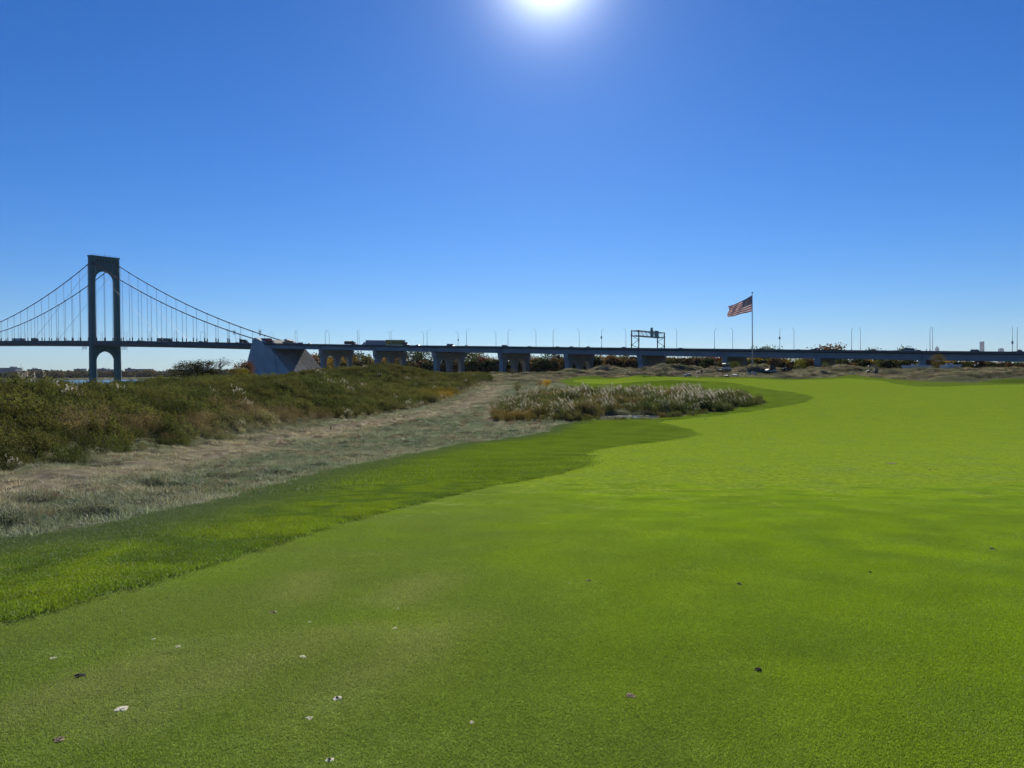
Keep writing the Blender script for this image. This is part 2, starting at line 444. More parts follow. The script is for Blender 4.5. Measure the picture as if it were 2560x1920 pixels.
# native fescue and bare soil
na = mixc(nt, ramp(nt, noise(nt, 0.9, 5, 0.65, P_), [(0.35, 0.0), (0.62, 1.0)]), (0.066, 0.080, 0.042), (0.110, 0.105, 0.062))
na = mixc(nt, ramp(nt, noise(nt, 5.2, 4, 0.65, P_), [(0.45, 0.0), (0.7, 0.8)]), na, (0.036, 0.044, 0.020))
so = mixc(nt, ramp(nt, noise(nt, 2.6, 5, 0.7, P_), [(0.35, 0.0), (0.66, 1.0)]), (0.130, 0.106, 0.074), (0.240, 0.208, 0.150))
c = mixc(nt, ramp(nt, sp.outputs['Green'], [(0.40, 0.0), (0.60, 1.0)]), na, rg)
c = mixc(nt, ramp(nt, sp.outputs['Red'], [(0.42, 0.0), (0.58, 1.0)]), c, fw)
va = N(nt, 'ShaderNodeAttribute'); va.attribute_name = 'soil'
sm = N(nt, 'ShaderNodeMath'); sm.operation = 'MULTIPLY'; L(nt, va.outputs['Fac'], sm.inputs[0]); L(nt, ramp(nt, noise(nt, 1.3, 4, 0.6, P_), [(0.3, 0.45), (0.6, 1.0)]), sm.inputs[1])
c = mixc(nt, sm.outputs[0], c, so)
L(nt, c, pr.inputs['Base Color'])
bp = N(nt, 'ShaderNodeBump'); bp.inputs['Strength'].default_value = 0.55; bp.inputs['Distance'].default_value = 0.02
L(nt, fine, bp.inputs['Height']); L(nt, bp.outputs[0], pr.inputs['Normal'])
L(nt, pr.outputs[0], out.inputs['Surface'])

# ---- one sheet of ground, finest where the turf edges lie
ang = np.concatenate([np.arange(-180, -44, 4.0), np.arange(-44, 44.01, 0.115), np.arange(46, 180, 4.0)])
rad = [0.5]
while rad[-1] < 22000:
    r_ = rad[-1]
    rad.append(r_ * (1.06 if r_ < 2.4 else 1.0105 if r_ < 45 else 1.008 if r_ < 250 else 1.035 if r_ < 900 else 1.09))
rad = np.array(rad)
A_, R_ = np.meshgrid(np.radians(ang), rad)
GX = (R_ * np.sin(A_)); GY = (R_ * np.cos(A_))
gx, gy = GX.ravel(), GY.ravel()
gz = terrain(gx, gy)
fa = inside(gx, gy, W_FAIR); ro = inside(gx, gy, W_ROUGH) & ~fa
pd = inside(gx, gy, W_POND)
gz = gz + ro * 0.03 * (gy < 60) * (gy > -20)
na_ = len(ang); nr = len(rad)
V = np.c_[gx, gy, gz]; V = np.vstack([V, [[0, 0, tz(0, 0)]]])
i0 = np.arange(nr - 1)[:, None] * na_; j0 = np.arange(na_)[None, :]; j1 = (j0 + 1) % na_
F = np.stack([(i0 + j0), (i0 + na_ + j0), (i0 + na_ + j1), (i0 + j1)], -1).reshape(-1, 4)
F = F[:, ::-1]
ground_me = np_mesh('ground', V, F, 'ground', True)
bm = bmesh.new(); bm.from_mesh(ground_me); bm.verts.ensure_lookup_table()
for j in range(na_):
    bm.faces.new((bm.verts[len(V) - 1], bm.verts[(j + 1) % na_], bm.verts[j]))
bmesh.ops.recalc_face_normals(bm, faces=bm.faces[-na_:]); bm.to_mesh(ground_me); bm.free()
dulling_v = sstep(3.0, -2.5, gx + 0.02 * gy) * (1 - sstep(10, 22, gy))  # rises towards the left, dies out with distance
col = np.zeros((len(V), 4), np.float32); col[:, 3] = 1
col[:-1, 0] = fa; col[:-1, 1] = (ro | fa); col[:-1, 2] = dulling_v
col[-1, :2] = 1; col[-1, 2] = 0.5
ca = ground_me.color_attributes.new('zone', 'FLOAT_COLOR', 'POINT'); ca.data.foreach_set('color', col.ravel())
dp = dist_line(gx, gy, W_PATH); dp2 = dist_line(gx, gy, PATH2)
soil = np.maximum((1 - sstep(0.2, 2.3, dp - 1.5 * vnoise(gx / 1.7, gy / 1.7, 40))) * 0.85, (1 - sstep(0.3, 1.4, dp2)) * 0.9)
soil = np.maximum(soil, sstep(0.60, 0.70, fbm(gx / 4.5, gy / 4.5, 3, 70)) * sstep(166, 185, gy) * 0.8)
cart = dist_line(gx, gy, [tuple(ground_hit(*p)) for p in ((1712, 940), (1760, 935), (1800, 930), (1830, 926))])
soil = np.maximum(soil, (1 - sstep(0.6, 1.4, cart)) * (gy > 150))
soil = soil * ~fa * ~ro
sa = ground_me.attributes.new('soil', 'FLOAT', 'POINT'); sa.data.foreach_set('value', np.append(soil, 0).astype(np.float32))
ground = put('ground', ground_me); tag(ground, kind='structure')

# ---- river and pond
m, nt, out = new_mat('river_water')
pr = N(nt, 'ShaderNodeBsdfPrincipled'); pr.inputs['Base Color'].default_value = (0.03, 0.06, 0.08, 1); pr.inputs['Roughness'].default_value = 0.22
pr.inputs['IOR'].default_value = 1.33
w1 = noise(nt, 0.35, 4, 0.6, pos(nt)); b = N(nt, 'ShaderNodeBump'); b.inputs['Strength'].default_value = 0.5; b.inputs['Distance'].default_value = 0.4
L(nt, w1, b.inputs['Height']); L(nt, b.outputs[0], pr.inputs['Normal']); L(nt, pr.outputs[0], out.inputs['Surface'])
m, nt, out = new_mat('pond_water')
pr = N(nt, 'ShaderNodeBsdfPrincipled'); pr.inputs['Base Color'].default_value = (0.022, 0.030, 0.030, 1); pr.inputs['Roughness'].default_value = 0.10
pr.inputs['IOR'].default_value = 1.33
w1 = noise(nt, 5.5, 4, 0.6, pos(nt)); b = N(nt, 'ShaderNodeBump'); b.inputs['Strength'].default_value = 0.6; b.inputs['Distance'].default_value = 0.05
L(nt, w1, b.inputs['Height']); L(nt, b.outputs[0], pr.inputs['Normal']); L(nt, pr.outputs[0], out.inputs['Surface'])
mb = MB(); mb.add([(-9000, -400, SEA), (4000, -400, SEA), (4000, 1700, SEA), (-9000, 1700, SEA)], [(0, 1, 2, 3)])
tag(mb.build('river_water', 'river_water'), kind='structure')
mb = MB(); n_ = 48
mb.add([(GAP_C[0] + 7.5 * math.cos(2 * math.pi * k / n_), GAP_C[1] + 1.5 + 6.0 * math.sin(2 * math.pi * k / n_), POND_Z) for k in range(n_)], [tuple(range(n_))])
tag(mb.build('pond_water', 'pond_water'), kind='structure')

DIVOTS = ((843, 1747, 26, 'sand', 'white sand ring with a dark centre on the near fairway', True), (824, 1900, 22, 'sand', 'white sand divot with a dark centre at the bottom edge', True), (302, 1774, 32, 'sand', 'long tilted white sand divot near the lower left corner'),
           (775, 1795, 18, 'sand', 'small white sand divot just below the sand ring'), (757, 1643, 18, 'sand', 'pale sand patch above the sand ring'), (1180, 1806, 16, 'sand', 'lone white sand patch right of the sand ring'), (988, 1571, 14, 'sand', 'white sand patch in the middle of the near fairway'),
           (995, 1521, 8, 'sand', 'tiny white speck above the middle sand patch'), (774, 1555, 11, 'sand', 'small pale fleck left of the middle sand patch'), (133, 1646, 16, 'sand', 'white sand divot close to the left edge'), (383, 1598, 12, 'sand', 'small white sand divot below the rough edge'),
           (445, 1617, 14, 'sand', 'faint sand divot just below right of another small one'), (1425, 1458, 7, 'sand', 'tiny pale fleck in mid fairway beside a brown divot'), (1473, 1452, 14, 'soil_brown', 'small brown divot in mid fairway'), (682, 1532, 18, 'soil_brown', 'brown bare divot below the rough edge'),
           (200, 1691, 26, 'soil_dark', 'dark soil divot near the left edge'), (146, 1850, 34, 'soil_brown', 'brown torn divot in the lower left corner'), (1895, 1676, 18, 'soil_dark', 'black soil clod on the right fairway'), (1575, 1741, 26, 'soil_brown', 'brown crumbled divot on the lower right fairway'),
           (1848, 1461, 14, 'soil_dark', 'dark divot above the black soil clod'), (2482, 1373, 16, 'soil_dark', 'dark divot near the right edge'), (2230, 1159, 20, 'soil_dark', 'long dark divot far down the right fairway'), (2325, 1175, 6, 'soil_dark', 'left of two tiny dark specks far down the fairway'), (2341, 1175, 6, 'soil_dark', 'right of two tiny dark specks far down the fairway'), (2175, 1432, 7, 'soil_dark', 'tiny dark speck left of the right edge divot'))
DIV_XY = [tuple(ground_hit(d_[0], d_[1], terrain)) for d_ in DIVOTS]

# ================================================================== GRASS, REEDS, BRUSH (uncountable growth)
def leaf_mat(name, rough=0.55, trans=0.38, spec=0.35, var=(0.7, 1.2), warm=(1.25, 1.15, 0.6), nscale=9.0):
    """plant tissue: colour from each plant's own tint"""
    m, nt, out = new_mat(name)
    at_ = N(nt, 'ShaderNodeAttribute'); at_.attribute_type = 'INSTANCER'; at_.attribute_name = 'tint'
    f = noise(nt, nscale, 4, 0.7, pos(nt))
    va_ = ramp(nt, f, [(0.25, var[0]), (0.75, var[1])])
    c = mixc(nt, 1.0, at_.outputs['Color'], va_, 'MULTIPLY')
    p = N(nt, 'ShaderNodeBsdfPrincipled'); p.inputs['Roughness'].default_value = rough; p.inputs['Specular IOR Level'].default_value = spec
    L(nt, c, p.inputs['Base Color'])
    t = N(nt, 'ShaderNodeBsdfTranslucent'); L(nt, mixc(nt, 1.0, c, warm, 'MULTIPLY'), t.inputs['Color'])
    mx = N(nt, 'ShaderNodeMixShader'); mx.inputs[0].default_value = trans
    L(nt, p.outputs[0], mx.inputs[1]); L(nt, t.outputs[0], mx.inputs[2]); L(nt, mx.outputs[0], out.inputs['Surface'])
    return m
leaf_mat('turf', 0.6, 0.42, 0.2, (0.45, 1.5), (1.2, 1.25, 0.5), 75)
leaf_mat('rough_turf', 0.6, 0.28, 0.2, (0.45, 1.5), (1.2, 1.25, 0.5), 40)
leaf_mat('straw', 0.6, 0.35, 0.25, (0.4, 1.55), (1.15, 1.1, 0.9), 14)
leaf_mat('brush_leaf', 0.85, 0.24, 0.04, (0.45, 1.5), nscale=7.0)
leaf_mat('plume', 0.8, 0.5, 0.1, warm=(1, 1, 1))
for nm, col, tr in (('plume_white', (0.50, 0.46, 0.37), 0.5), ('stalk', (0.20, 0.15, 0.07), 0.2)):
    m, nt, out = new_mat(nm)
    d_ = N(nt, 'ShaderNodeBsdfDiffuse'); t = N(nt, 'ShaderNodeBsdfTranslucent')
    c = mixc(nt, 1.0, col, ramp(nt, noise(nt, 1.1, 4, 0.6, pos(nt)), [(0.3, 0.55), (0.7, 1.15)]), 'MULTIPLY')
    L(nt, c, d_.inputs['Color']); L(nt, c, t.inputs['Color'])
    mx = N(nt, 'ShaderNodeMixShader'); mx.inputs[0].default_value = tr
    L(nt, d_.outputs[0], mx.inputs[1]); L(nt, t.outputs[0], mx.inputs[2]); L(nt, mx.outputs[0], out.inputs['Surface'])

def blades(n, area, lmin, lmax, width, lean=0.5, bend=0.5, seed=0, radius=None, wind=(0, 0), base=None):
    """triangles: one bent blade = base pair, middle pair, tip"""
    g = np.random.default_rng(seed)
    if base is None:
        if radius is None: bx, by = g.uniform(-area / 2, area / 2, n), g.uniform(-area / 2, area / 2, n)
        else:
            a = g.uniform(0, 2 * np.pi, n); q = radius * np.sqrt(g.uniform(0, 1, n)); bx, by = q * np.cos(a), q * np.sin(a)
        bz = np.zeros(n)
    else: bx, by, bz = base.T
    ln = g.uniform(lmin, lmax, n); a = g.uniform(0, 2 * np.pi, n); le = np.abs(g.normal(0, lean, n))
    if radius is not None and base is None:
        a = np.arctan2(by, bx) + g.normal(0, 0.7, n)
    dx, dy = np.cos(a) * le + wind[0], np.sin(a) * le + wind[1]
    w = width * g.uniform(0.7, 1.3, n); pa = g.uniform(0, np.pi, n); wx, wy = np.cos(pa) * w / 2, np.sin(pa) * w / 2
    nn = 1 / np.sqrt(1 + dx * dx + dy * dy)
    m1 = np.c_[bx + dx * ln * 0.5 * nn, by + dy * ln * 0.5 * nn, bz + ln * 0.55 * nn]
    k = 1 + bend
    tp = np.c_[bx + dx * ln * k * nn, by + dy * ln * k * nn, bz + ln * nn * (1 - 0.35 * bend * np.minimum(le, 1.2))]
    off = np.c_[wx, wy, np.zeros(n)]
    b0 = np.c_[bx, by, bz]
    V = np.stack([b0 - off, b0 + off, m1 + off * 0.85, m1 - off * 0.85, tp], 1).reshape(-1, 3)
    i = np.arange(n)[:, None] * 5
    F = np.concatenate([i + [[0, 1, 2]], i + [[0, 2, 3]], i + [[3, 2, 4]]])
    return V, F
def leaves_at(P, size, seed=0, flat=0.5, aspect=0.5, mi=None):
    """leaf quads at points P with random facing"""
    g = np.random.default_rng(seed); n = len(P)
    a = g.normal(size=(n, 3)); a[:, 2] *= flat; a /= np.linalg.norm(a, axis=1)[:, None] + 1e-9
    b = g.normal(size=(n, 3)); b -= a * (a * b).sum(1)[:, None]; b /= np.linalg.norm(b, axis=1)[:, None] + 1e-9
    s = (size * g.uniform(0.6, 1.35, n))[:, None]
    V = np.stack([P - a * s, P + b * s * aspect, P + a * s, P - b * s * aspect], 1).reshape(-1, 3)
    F = np.arange(n)[:, None] * 4 + np.array([[0, 1, 2, 3]])
    return V, F
def tri(F4): return np.concatenate([F4[:, [0, 1, 2]], F4[:, [0, 2, 3]]])
def merge(parts):
    V = []; F = []; M = []; o = 0
    for (v, f, mi) in parts:
        if f.shape[1] == 4: f = tri(f)
        V.append(v); F.append(f + o); M += [mi] * len(f); o += len(v)
    return np.concatenate(V), np.concatenate(F), M
def source(name, parts, mats):
    V, F, M = merge(parts); me = np_mesh(name, V, F, mats)
    if len(set(M)) > 1: me.polygons.foreach_set('material_index', M)
    return bpy.data.objects.new(name, me)         # not linked to the scene: only the scattered growth shows
def scatter(name, sources, X, Y, idx, scale, rz, tint, label, cat, align=True, sink=0.0, tilt=0.0, z=None):
    coll = bpy.data.collections.new(name + '_kinds')
    for i, o in enumerate(sources): o.name = f'{name}_kind_{i:02d}'; coll.objects.link(o)
    n = len(X); Z = terrain(X, Y) if z is None else z
    if align:
        zx, zy = normals(X, Y)
    else: zx = zy = np.zeros(n)
    g = np.random.default_rng(3)
    # tilt so the plant's own z follows the slope, after a turn rz about it: small-angle euler (ZYX order of a XYZ euler)
    rot = np.c_[np.arctan(zy * np.cos(rz) - zx * np.sin(rz)) * (1 if align else 0) + g.normal(0, tilt, n),
                -np.arctan(zx * np.cos(rz) + zy * np.sin(rz)) * (1 if align else 0) + g.normal(0, tilt, n), rz]
    me = bpy.data.meshes.new(name); me.vertices.add(n)
    me.vertices.foreach_set('co', np.c_[X, Y, Z - sink].astype(np.float32).ravel())
    def attr(nm, typ, field, arr):
        a_ = me.attributes.new(nm, typ, 'POINT'); a_.data.foreach_set(field, np.ascontiguousarray(arr).ravel())
    attr('rot', 'FLOAT_VECTOR', 'vector', rot.astype(np.float32))
    sc3 = np.asarray(scale, np.float32); sc3 = np.repeat(sc3[:, None], 3, 1) if sc3.ndim == 1 else sc3
    attr('scl', 'FLOAT_VECTOR', 'vector', sc3)
    attr('idx', 'INT', 'value', idx.astype(np.int32))
    attr('tint', 'FLOAT_COLOR', 'color', np.c_[tint, np.ones(n)].astype(np.float32))
    o = put(name, me)
    ng = bpy.data.node_groups.new(name + '_scatter', 'GeometryNodeTree')
    ng.interface.new_socket('Geometry', in_out='INPUT', socket_type='NodeSocketGeometry')
    ng.interface.new_socket('Geometry', in_out='OUTPUT', socket_type='NodeSocketGeometry')
    gi = ng.nodes.new('NodeGroupInput'); go = ng.nodes.new('NodeGroupOutput')
    ip = ng.nodes.new('GeometryNodeInstanceOnPoints'); ci = ng.nodes.new('GeometryNodeCollectionInfo')
    ci.inputs['Collection'].default_value = coll; ci.inputs['Separate Children'].default_value = True; ci.inputs['Reset Children'].default_value = True
    ip.inputs['Pick Instance'].default_value = True
    def named(nm, typ):
        a_ = ng.nodes.new('GeometryNodeInputNamedAttribute'); a_.data_type = typ; a_.inputs['Name'].default_value = nm; return a_.outputs[0]
    ng.links.new(gi.outputs[0], ip.inputs['Points']); ng.links.new(ci.outputs[0], ip.inputs['Instance'])
    ng.links.new(named('idx', 'INT'), ip.inputs['Instance Index'])
    ng.links.new(named('rot', 'FLOAT_VECTOR'), ip.inputs['Rotation']); ng.links.new(named('scl', 'FLOAT_VECTOR'), ip.inputs['Scale'])
    ng.links.new(ip.outputs[0], go.inputs[0])
    md = o.modifiers.new('scatter', 'NODES'); md.node_group = ng
    tag(o, label, cat, kind='stuff')
    return o
def sample(x0, x1, y0, y1, dens, seed, jitter=True):
    g = np.random.default_rng(seed); n = int((x1 - x0) * (y1 - y0) * dens)
    return g.uniform(x0, x1, n), g.uniform(y0, y1, n)
def grid_pts(x0, x1, y0, y1, step, seed):
    g = np.random.default_rng(seed)
    x, y = np.meshgrid(np.arange(x0, x1, step), np.arange(y0, y1, step)); x = x.ravel(); y = y.ravel()
    return x + g.uniform(-0.12, 0.12, len(x)) * step, y + g.uniform(-0.12, 0.12, len(y)) * step
def in_view(X, Y, m_=6.0): return (np.abs(X) < 0.76 * np.maximum(Y, 0) + m_) & (Y > 1.0)
def lerp(a, b, t): return np.asarray(a)[None] * (1 - t[:, None]) + np.asarray(b)[None] * t[:, None]

# ---- close-mown fairway turf, near the camera
def tuft_base(n, sd, seed):
    g = np.random.default_rng(seed); p = g.normal(0, sd, (n, 2)); p = p[np.hypot(*p.T) < 2.6 * sd]
    return np.c_[p, np.zeros(len(p))]
near_src = []
for i in range(4):
    B_ = tuft_base(3000, 0.15, 90 + i); near_src.append(source('t', [(*blades(len(B_), 0, 0.005, 0.010, 0.0024, 0.6, 0.3, 100 + i, base=B_), 0)], ['turf']))
X, Y = grid_pts(-14, 16, 1.6, 19.0, 0.19, 1); X = X + rng.uniform(-0.09, 0.09, len(X)); Y = Y + rng.uniform(-0.09, 0.09, len(X))
fade = 1 - sstep(4.0, 19.0, Y)
dd_ = np.min([np.hypot(X - a, Y - b) - min(0.1, d_[2] / 1920 * b * 0.5) for (a, b), d_ in zip(DIV_XY, DIVOTS)], axis=0)
k = inside(X, Y, W_FAIR) & (np.abs(X) < 0.72 * Y + 1.0) & (rng.uniform(size=len(X)) < fade) & (dd_ > 0.10); X, Y = X[k], Y[k]
g_ = fbm(X / 0.26 + 9, Y / 0.34, 3, 31); h_ = fbm(X / 2.6, Y / 3.4 + 5, 3, 32)
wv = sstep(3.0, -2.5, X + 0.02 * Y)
t_ = lerp((0.150, 0.235, 0.036), (0.202, 0.302, 0.023), sstep(0.30, 0.70, g_)); t_ = t_ * ((0.98 + 0.06 * sstep(0.3, 0.7, h_)) * rng.uniform(0.84, 1.16, len(X)))[:, None]
wv = sstep(3.5, -1.5, X + 0.02 * Y) * (0.55 + 0.45 * sstep(0.35, 0.6, fbm(X / 0.9, Y / 0.9, 3, 36)))  # share of grey-green tint, growing towards the left
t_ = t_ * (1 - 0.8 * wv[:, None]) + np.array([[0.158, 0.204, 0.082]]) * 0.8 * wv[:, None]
trk = np.full(len(X), 9.0)
for ln_ in (((-200, 1860), (150, 1740), (420, 1640), (640, 1545), (800, 1440)), ((300, 1790), (640, 1660), (900, 1560), (1060, 1450)), ((500, 1900), (760, 1790), (1000, 1650), (1130, 1540))):
    trk = np.minimum(trk, dist_line(X, Y, hits(ln_)))
trk = (1 - sstep(0.05, 0.34, trk)) * sstep(0.28, 0.5, fbm(X / 0.7, Y / 0.7, 2, 35)) * 0.95     # pale mower and cart tracks
t_ = t_ * (1 - trk[:, None]) + np.array([[0.240, 0.270, 0.150]]) * trk[:, None]
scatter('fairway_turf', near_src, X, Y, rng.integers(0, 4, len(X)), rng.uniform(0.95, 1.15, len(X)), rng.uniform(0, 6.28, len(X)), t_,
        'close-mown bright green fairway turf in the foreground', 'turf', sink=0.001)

# ---- longer turf of the first cut beside the fairway
rs = []
for i in range(4):
    B_ = tuft_base(420, 0.085, 190 + i); rs.append(source('r', [(*blades(len(B_), 0, 0.018, 0.040, 0.0045, 0.6, 0.5, 200 + i, base=B_), 0)], ['rough_turf']))
for i in range(3):
    B_ = tuft_base(900, 0.42, 290 + i); rs.append(source('r', [(*blades(len(B_), 0, 0.03, 0.075, 0.013, 0.6, 0.5, 210 + i, base=B_), 0)], ['rough_turf']))
X1, Y1 = grid_pts(-16, 10, 3.5, 24, 0.125, 2); k1 = Y1 < 20 + rng.uniform(-4, 4, len(X1))
X2, Y2 = grid_pts(-14, 70, 15, 150, 0.62, 3); k2 = Y2 > 19 + rng.uniform(-4, 4, len(X2))
X = np.r_[X1[k1], X2[k2]]; Y = np.r_[Y1[k1], Y2[k2]]; sm_ = np.r_[np.zeros(k1.sum()), np.ones(k2.sum())].astype(int)
X = X + rng.uniform(-0.4, 0.4, len(X)) * np.where(sm_, 0.5, 0.12); Y = Y + rng.uniform(-0.4, 0.4, len(X)) * np.where(sm_, 0.5, 0.12)
k = inside(X, Y, W_ROUGH) & ~inside(X, Y, W_FAIR) & ~inside(X, Y, W_POND) & in_view(X, Y, 2.5)
k &= (sm_ == 0) | (dist_line(X, Y, W_FAIR[2:36]) > 0.55); X, Y, sm_ = X[k], Y[k], sm_[k]
g_ = fbm(X / 0.42 + 2, Y / 0.42, 4, 41)
ed = sstep(0.2, 2.2, dist_line(X, Y, W_ROUGH[2:18]))      # greyer towards the native strip
t_ = lerp((0.120, 0.190, 0.036), (0.200, 0.275, 0.024), np.where(sm_ == 1, 0.4 + 0.2 * g_, sstep(0.36, 0.68, g_))) * rng.uniform(0.7, 1.25, len(X))[:, None]
t_ = t_ * ed[:, None] + np.array([[0.105, 0.145, 0.080]]) * (1 - ed[:, None])
scatter('rough_grass', rs, X, Y, np.where(sm_ == 0, rng.integers(0, 4, len(X)), 4 + rng.integers(0, 3, len(X))), rng.uniform(0.85, 1.15, len(X)), rng.uniform(0, 6.28, len(X)), t_,
        'longer dark green grass bordering the mown fairway', 'grass', z=terrain(X, Y) + 0.024)

# ---- wiry native grass between the rough and the brush
ns = []
for i in range(5):
    ns.append(source('n', [(*blades(60, 0, 0.05, 0.17, 0.006, 1.0, 0.9, 300 + i, radius=0.16), 0)], ['straw']))
for i in range(3):
    ns.append(source('n', [(*blades(80, 0, 0.16, 0.45, 0.022, 0.9, 0.8, 320 + i, radius=0.55), 0)], ['straw']))
X1, Y1 = sample(-30, 6, 4, 48, 30, 4); X2, Y2 = sample(-26, 10, 44, 160, 4.5, 5)
X3, Y3 = sample(-16, 190, 150, 262, 1.35, 6)
X = np.r_[X1, X2, X3]; Y = np.r_[Y1, Y2, Y3]; kd = np.r_[np.zeros(len(X1)), np.ones(len(X2)), np.full(len(X3), 2)].astype(int)
pth = dist_line(X, Y, W_PATH); pt2 = dist_line(X, Y, PATH2)
cartd = dist_line(X, Y, [tuple(ground_hit(*p)) for p in ((1712, 940), (1760, 935), (1800, 930), (1830, 926))])
k = ~inside(X, Y, W_ROUGH) & ~inside(X, Y, W_FAIR) & ~inside(X, Y, W_BRUSH) & ~inside(X, Y, W_POND) & in_view(X, Y, 3)
k &= (rng.uniform(size=len(X)) < 0.22 + 0.78 * sstep(0.6, 2.8, np.minimum(pth, pt2 * 2.0))) & (cartd > 1.0)
k &= rng.uniform(size=len(X)) < 0.35 + 0.65 * sstep(0.33, 0.52, fbm(X / 1.9, Y / 1.9, 3, 55))
X, Y, kd = X[k], Y[k], kd[k]
g_ = fbm(X / 2.7, Y / 2.7, 3, 51); h_ = rng.uniform(size=len(X))
dr = dist_line(X, Y, W_ROUGH[2:18])
pth = dist_line(X, Y, W_PATH)
dry = np.clip(sstep(0.46, 0.66, g_) * 0.4 + 0.6 * (1 - sstep(1.0, 4.0, pth)) + (h_ - 0.5) * 0.45 + 0.12 * (kd == 2), 0, 1)
t_ = lerp((0.140, 0.190, 0.112), (0.350, 0.310, 0.215), dry); t_ = t_ * rng.uniform(0.5, 1.35, len(X))[:, None]
t_ = np.where((kd == 2)[:, None], t_ * (0.32 + 0.85 * sstep(0.35, 0.65, fbm(X / 4.0, Y / 3.0, 3, 57)))[:, None] * np.array([[0.98, 0.84, 0.80]]), t_)
t_ = t_ + (1 - sstep(0.0, 0.9, dr))[:, None] * (kd < 2)[:, None] * np.array([[0.06, 0.07, 0.055]])
rus = (rng.uniform(size=len(X)) < 0.06); t_[rus] = np.array([0.17, 0.095, 0.06])
scatter('native_grass', ns, X, Y, np.where(kd == 0, rng.integers(0, 5, len(X)), 5 + rng.integers(0, 3, len(X))), rng.uniform(0.7, 1.35, len(X)) * np.where(kd == 1, 0.62, 1.0) * np.where(kd == 2, 0.95, 1.0),
        rng.uniform(0, 6.28, len(X)), t_, 'wiry grey-green and straw native grass on lumpy ground', 'grass', sink=0.01)

# ---- tall brush on the berm
def brush_kind(seed, h, nst, spread, leaf, nl, plume=False, lean=-0.25):
    g = np.random.default_rng(seed); parts = []; P = []; SB = []; ends = []
    for j in range(nst):
        a = g.uniform(0, 6.28); q = spread * math.sqrt(g.uniform()); bx, by = q * math.cos(a), q * math.sin(a)
        hh = h * g.uniform(0.6, 1.12) * (1 - 0.35 * (q / spread) ** 2); lx = lean * g.uniform(0.3, 1.5) + bx * 0.35; ly = g.normal(0, 0.12) + by * 0.35
        n_ = int(nl * hh / h); tt = g.uniform(0.12, 1.0, n_) ** 0.8
        r_ = 0.17 * h * (1 - 0.75 * tt) + 0.015
        P.append(np.c_[bx + lx * tt ** 1.4 * hh + g.normal(0, 1, n_) * r_, by + ly * tt * hh + g.normal(0, 1, n_) * r_, tt * hh + g.normal(0, 0.03, n_)])
        ends.append((bx, by, lx, ly, hh))
    P = np.concatenate(P)
    parts.append((*leaves_at(P, leaf, seed + 1, 1.0, 0.30), 0))
    ed = np.array(ends)
    sv = []; sf = []
    for q, (bx, by, lx, ly, hh) in enumerate(ends):
        o = len(sv); w = 0.008
        sv += [(bx - w, by, 0), (bx + w, by, 0), (bx + lx * hh + w * 0.3, by + ly * hh, hh), (bx + lx * hh - w * 0.3, by + ly * hh, hh)]; sf.append((o, o + 1, o + 2, o + 3))
    parts.append((np.array(sv), np.array(sf), 1))
    if plume:
        tips = np.array([(bx + lx * hh, by + ly * hh, hh) for bx, by, lx, ly, hh in ends])
        PP = np.repeat(tips, 16, 0) + g.normal(0, 1, (len(tips) * 16, 3)) * np.array([0.035, 0.03, 0.085])
        parts.append((*leaves_at(PP, 0.045, seed + 2, 2.0, 0.35), 2))
    return source('b', parts, ['brush_leaf', 'stalk', 'plume_white'])
bs = [brush_kind(400 + i, 1.25, 15, 0.55, 0.078, 40, lean=l_) for i, l_ in enumerate((-0.28, -0.2, -0.12, -0.3))]      # mugwort
bs += [brush_kind(420 + i, 1.15, 26, 0.5, 0.040, 22, lean=-0.3) for i in range(2)]                                    # wiry stems
bs += [brush_kind(440, 1.55, 16, 0.45, 0.05, 20, plume=True, lean=-0.3)]                                                # seeded plumes
X, Y = sample(-62, -4, 4, 222, 1.75, 8)
zj = rng.uniform(size=len(X))
k = inside(X + (vnoise(Y / 2.0, X * 0, 61) - 0.5) * 1.6, Y, W_BRUSH) & in_view(X, Y, 6) & (zj < np.where(Y < 60, 1.0, 0.8)); X, Y = X[k], Y[k]
fd = dist_line(X, Y, W_BRUSH[1:16])                    # distance from the front edge
z_ = fbm(X / 6.0, Y / 9.0, 3, 62)
wiry = sstep(0.40, 0.52, z_) * sstep(0.5, 2.5, fd) * (1 - sstep(7, 11, fd)) * (Y < 75)
silver = (1 - sstep(0.6, 2.6, fd)) * sstep(40, 55, Y)
u_ = rng.uniform(size=len(X))
idx = np.where(u_ < np.maximum(wiry * 0.85, silver * 0.8), 4 + rng.integers(0, 2, len(X)), rng.integers(0, 4, len(X)))
idx = np.where(rng.uniform(size=len(X)) < 0.006 + 0.12 * silver, 6, idx)
c_ = fbm(X / 3.2, Y / 3.2, 3, 63)
t_ = lerp((0.062, 0.084, 0.026), (0.110, 0.118, 0.038), sstep(0.35, 0.65, c_))
t_ = np.where((u_ < wiry * 0.85)[:, None], lerp((0.140, 0.112, 0.062), (0.235, 0.195, 0.120), rng.uniform(size=len(X))), t_)
t_ = t_ * (1 - 0.8 * silver[:, None]) + np.array([[0.34, 0.33, 0.25]]) * 0.8 * silver[:, None]
lump = fbm(X / 1.7, Y / 1.7, 2, 66); hill = (Y > 150)[:, None]; t_ = np.where(hill, t_ * np.array([[0.92, 0.88, 0.95]]), t_)
t_ = t_ * (rng.uniform(0.7, 1.3, len(X)) * (0.75 + 0.5 * sstep(0.35, 0.65, lump)))[:, None]
gold = np.exp(-(((X - ground_hit(1130, 990)[0]) / 3.5) ** 2 + ((Y - ground_hit(1130, 990)[1]) / 7) ** 2)); t_ = t_ * (1 - gold[:, None]) + np.array([[0.36, 0.25, 0.04]]) * gold[:, None]
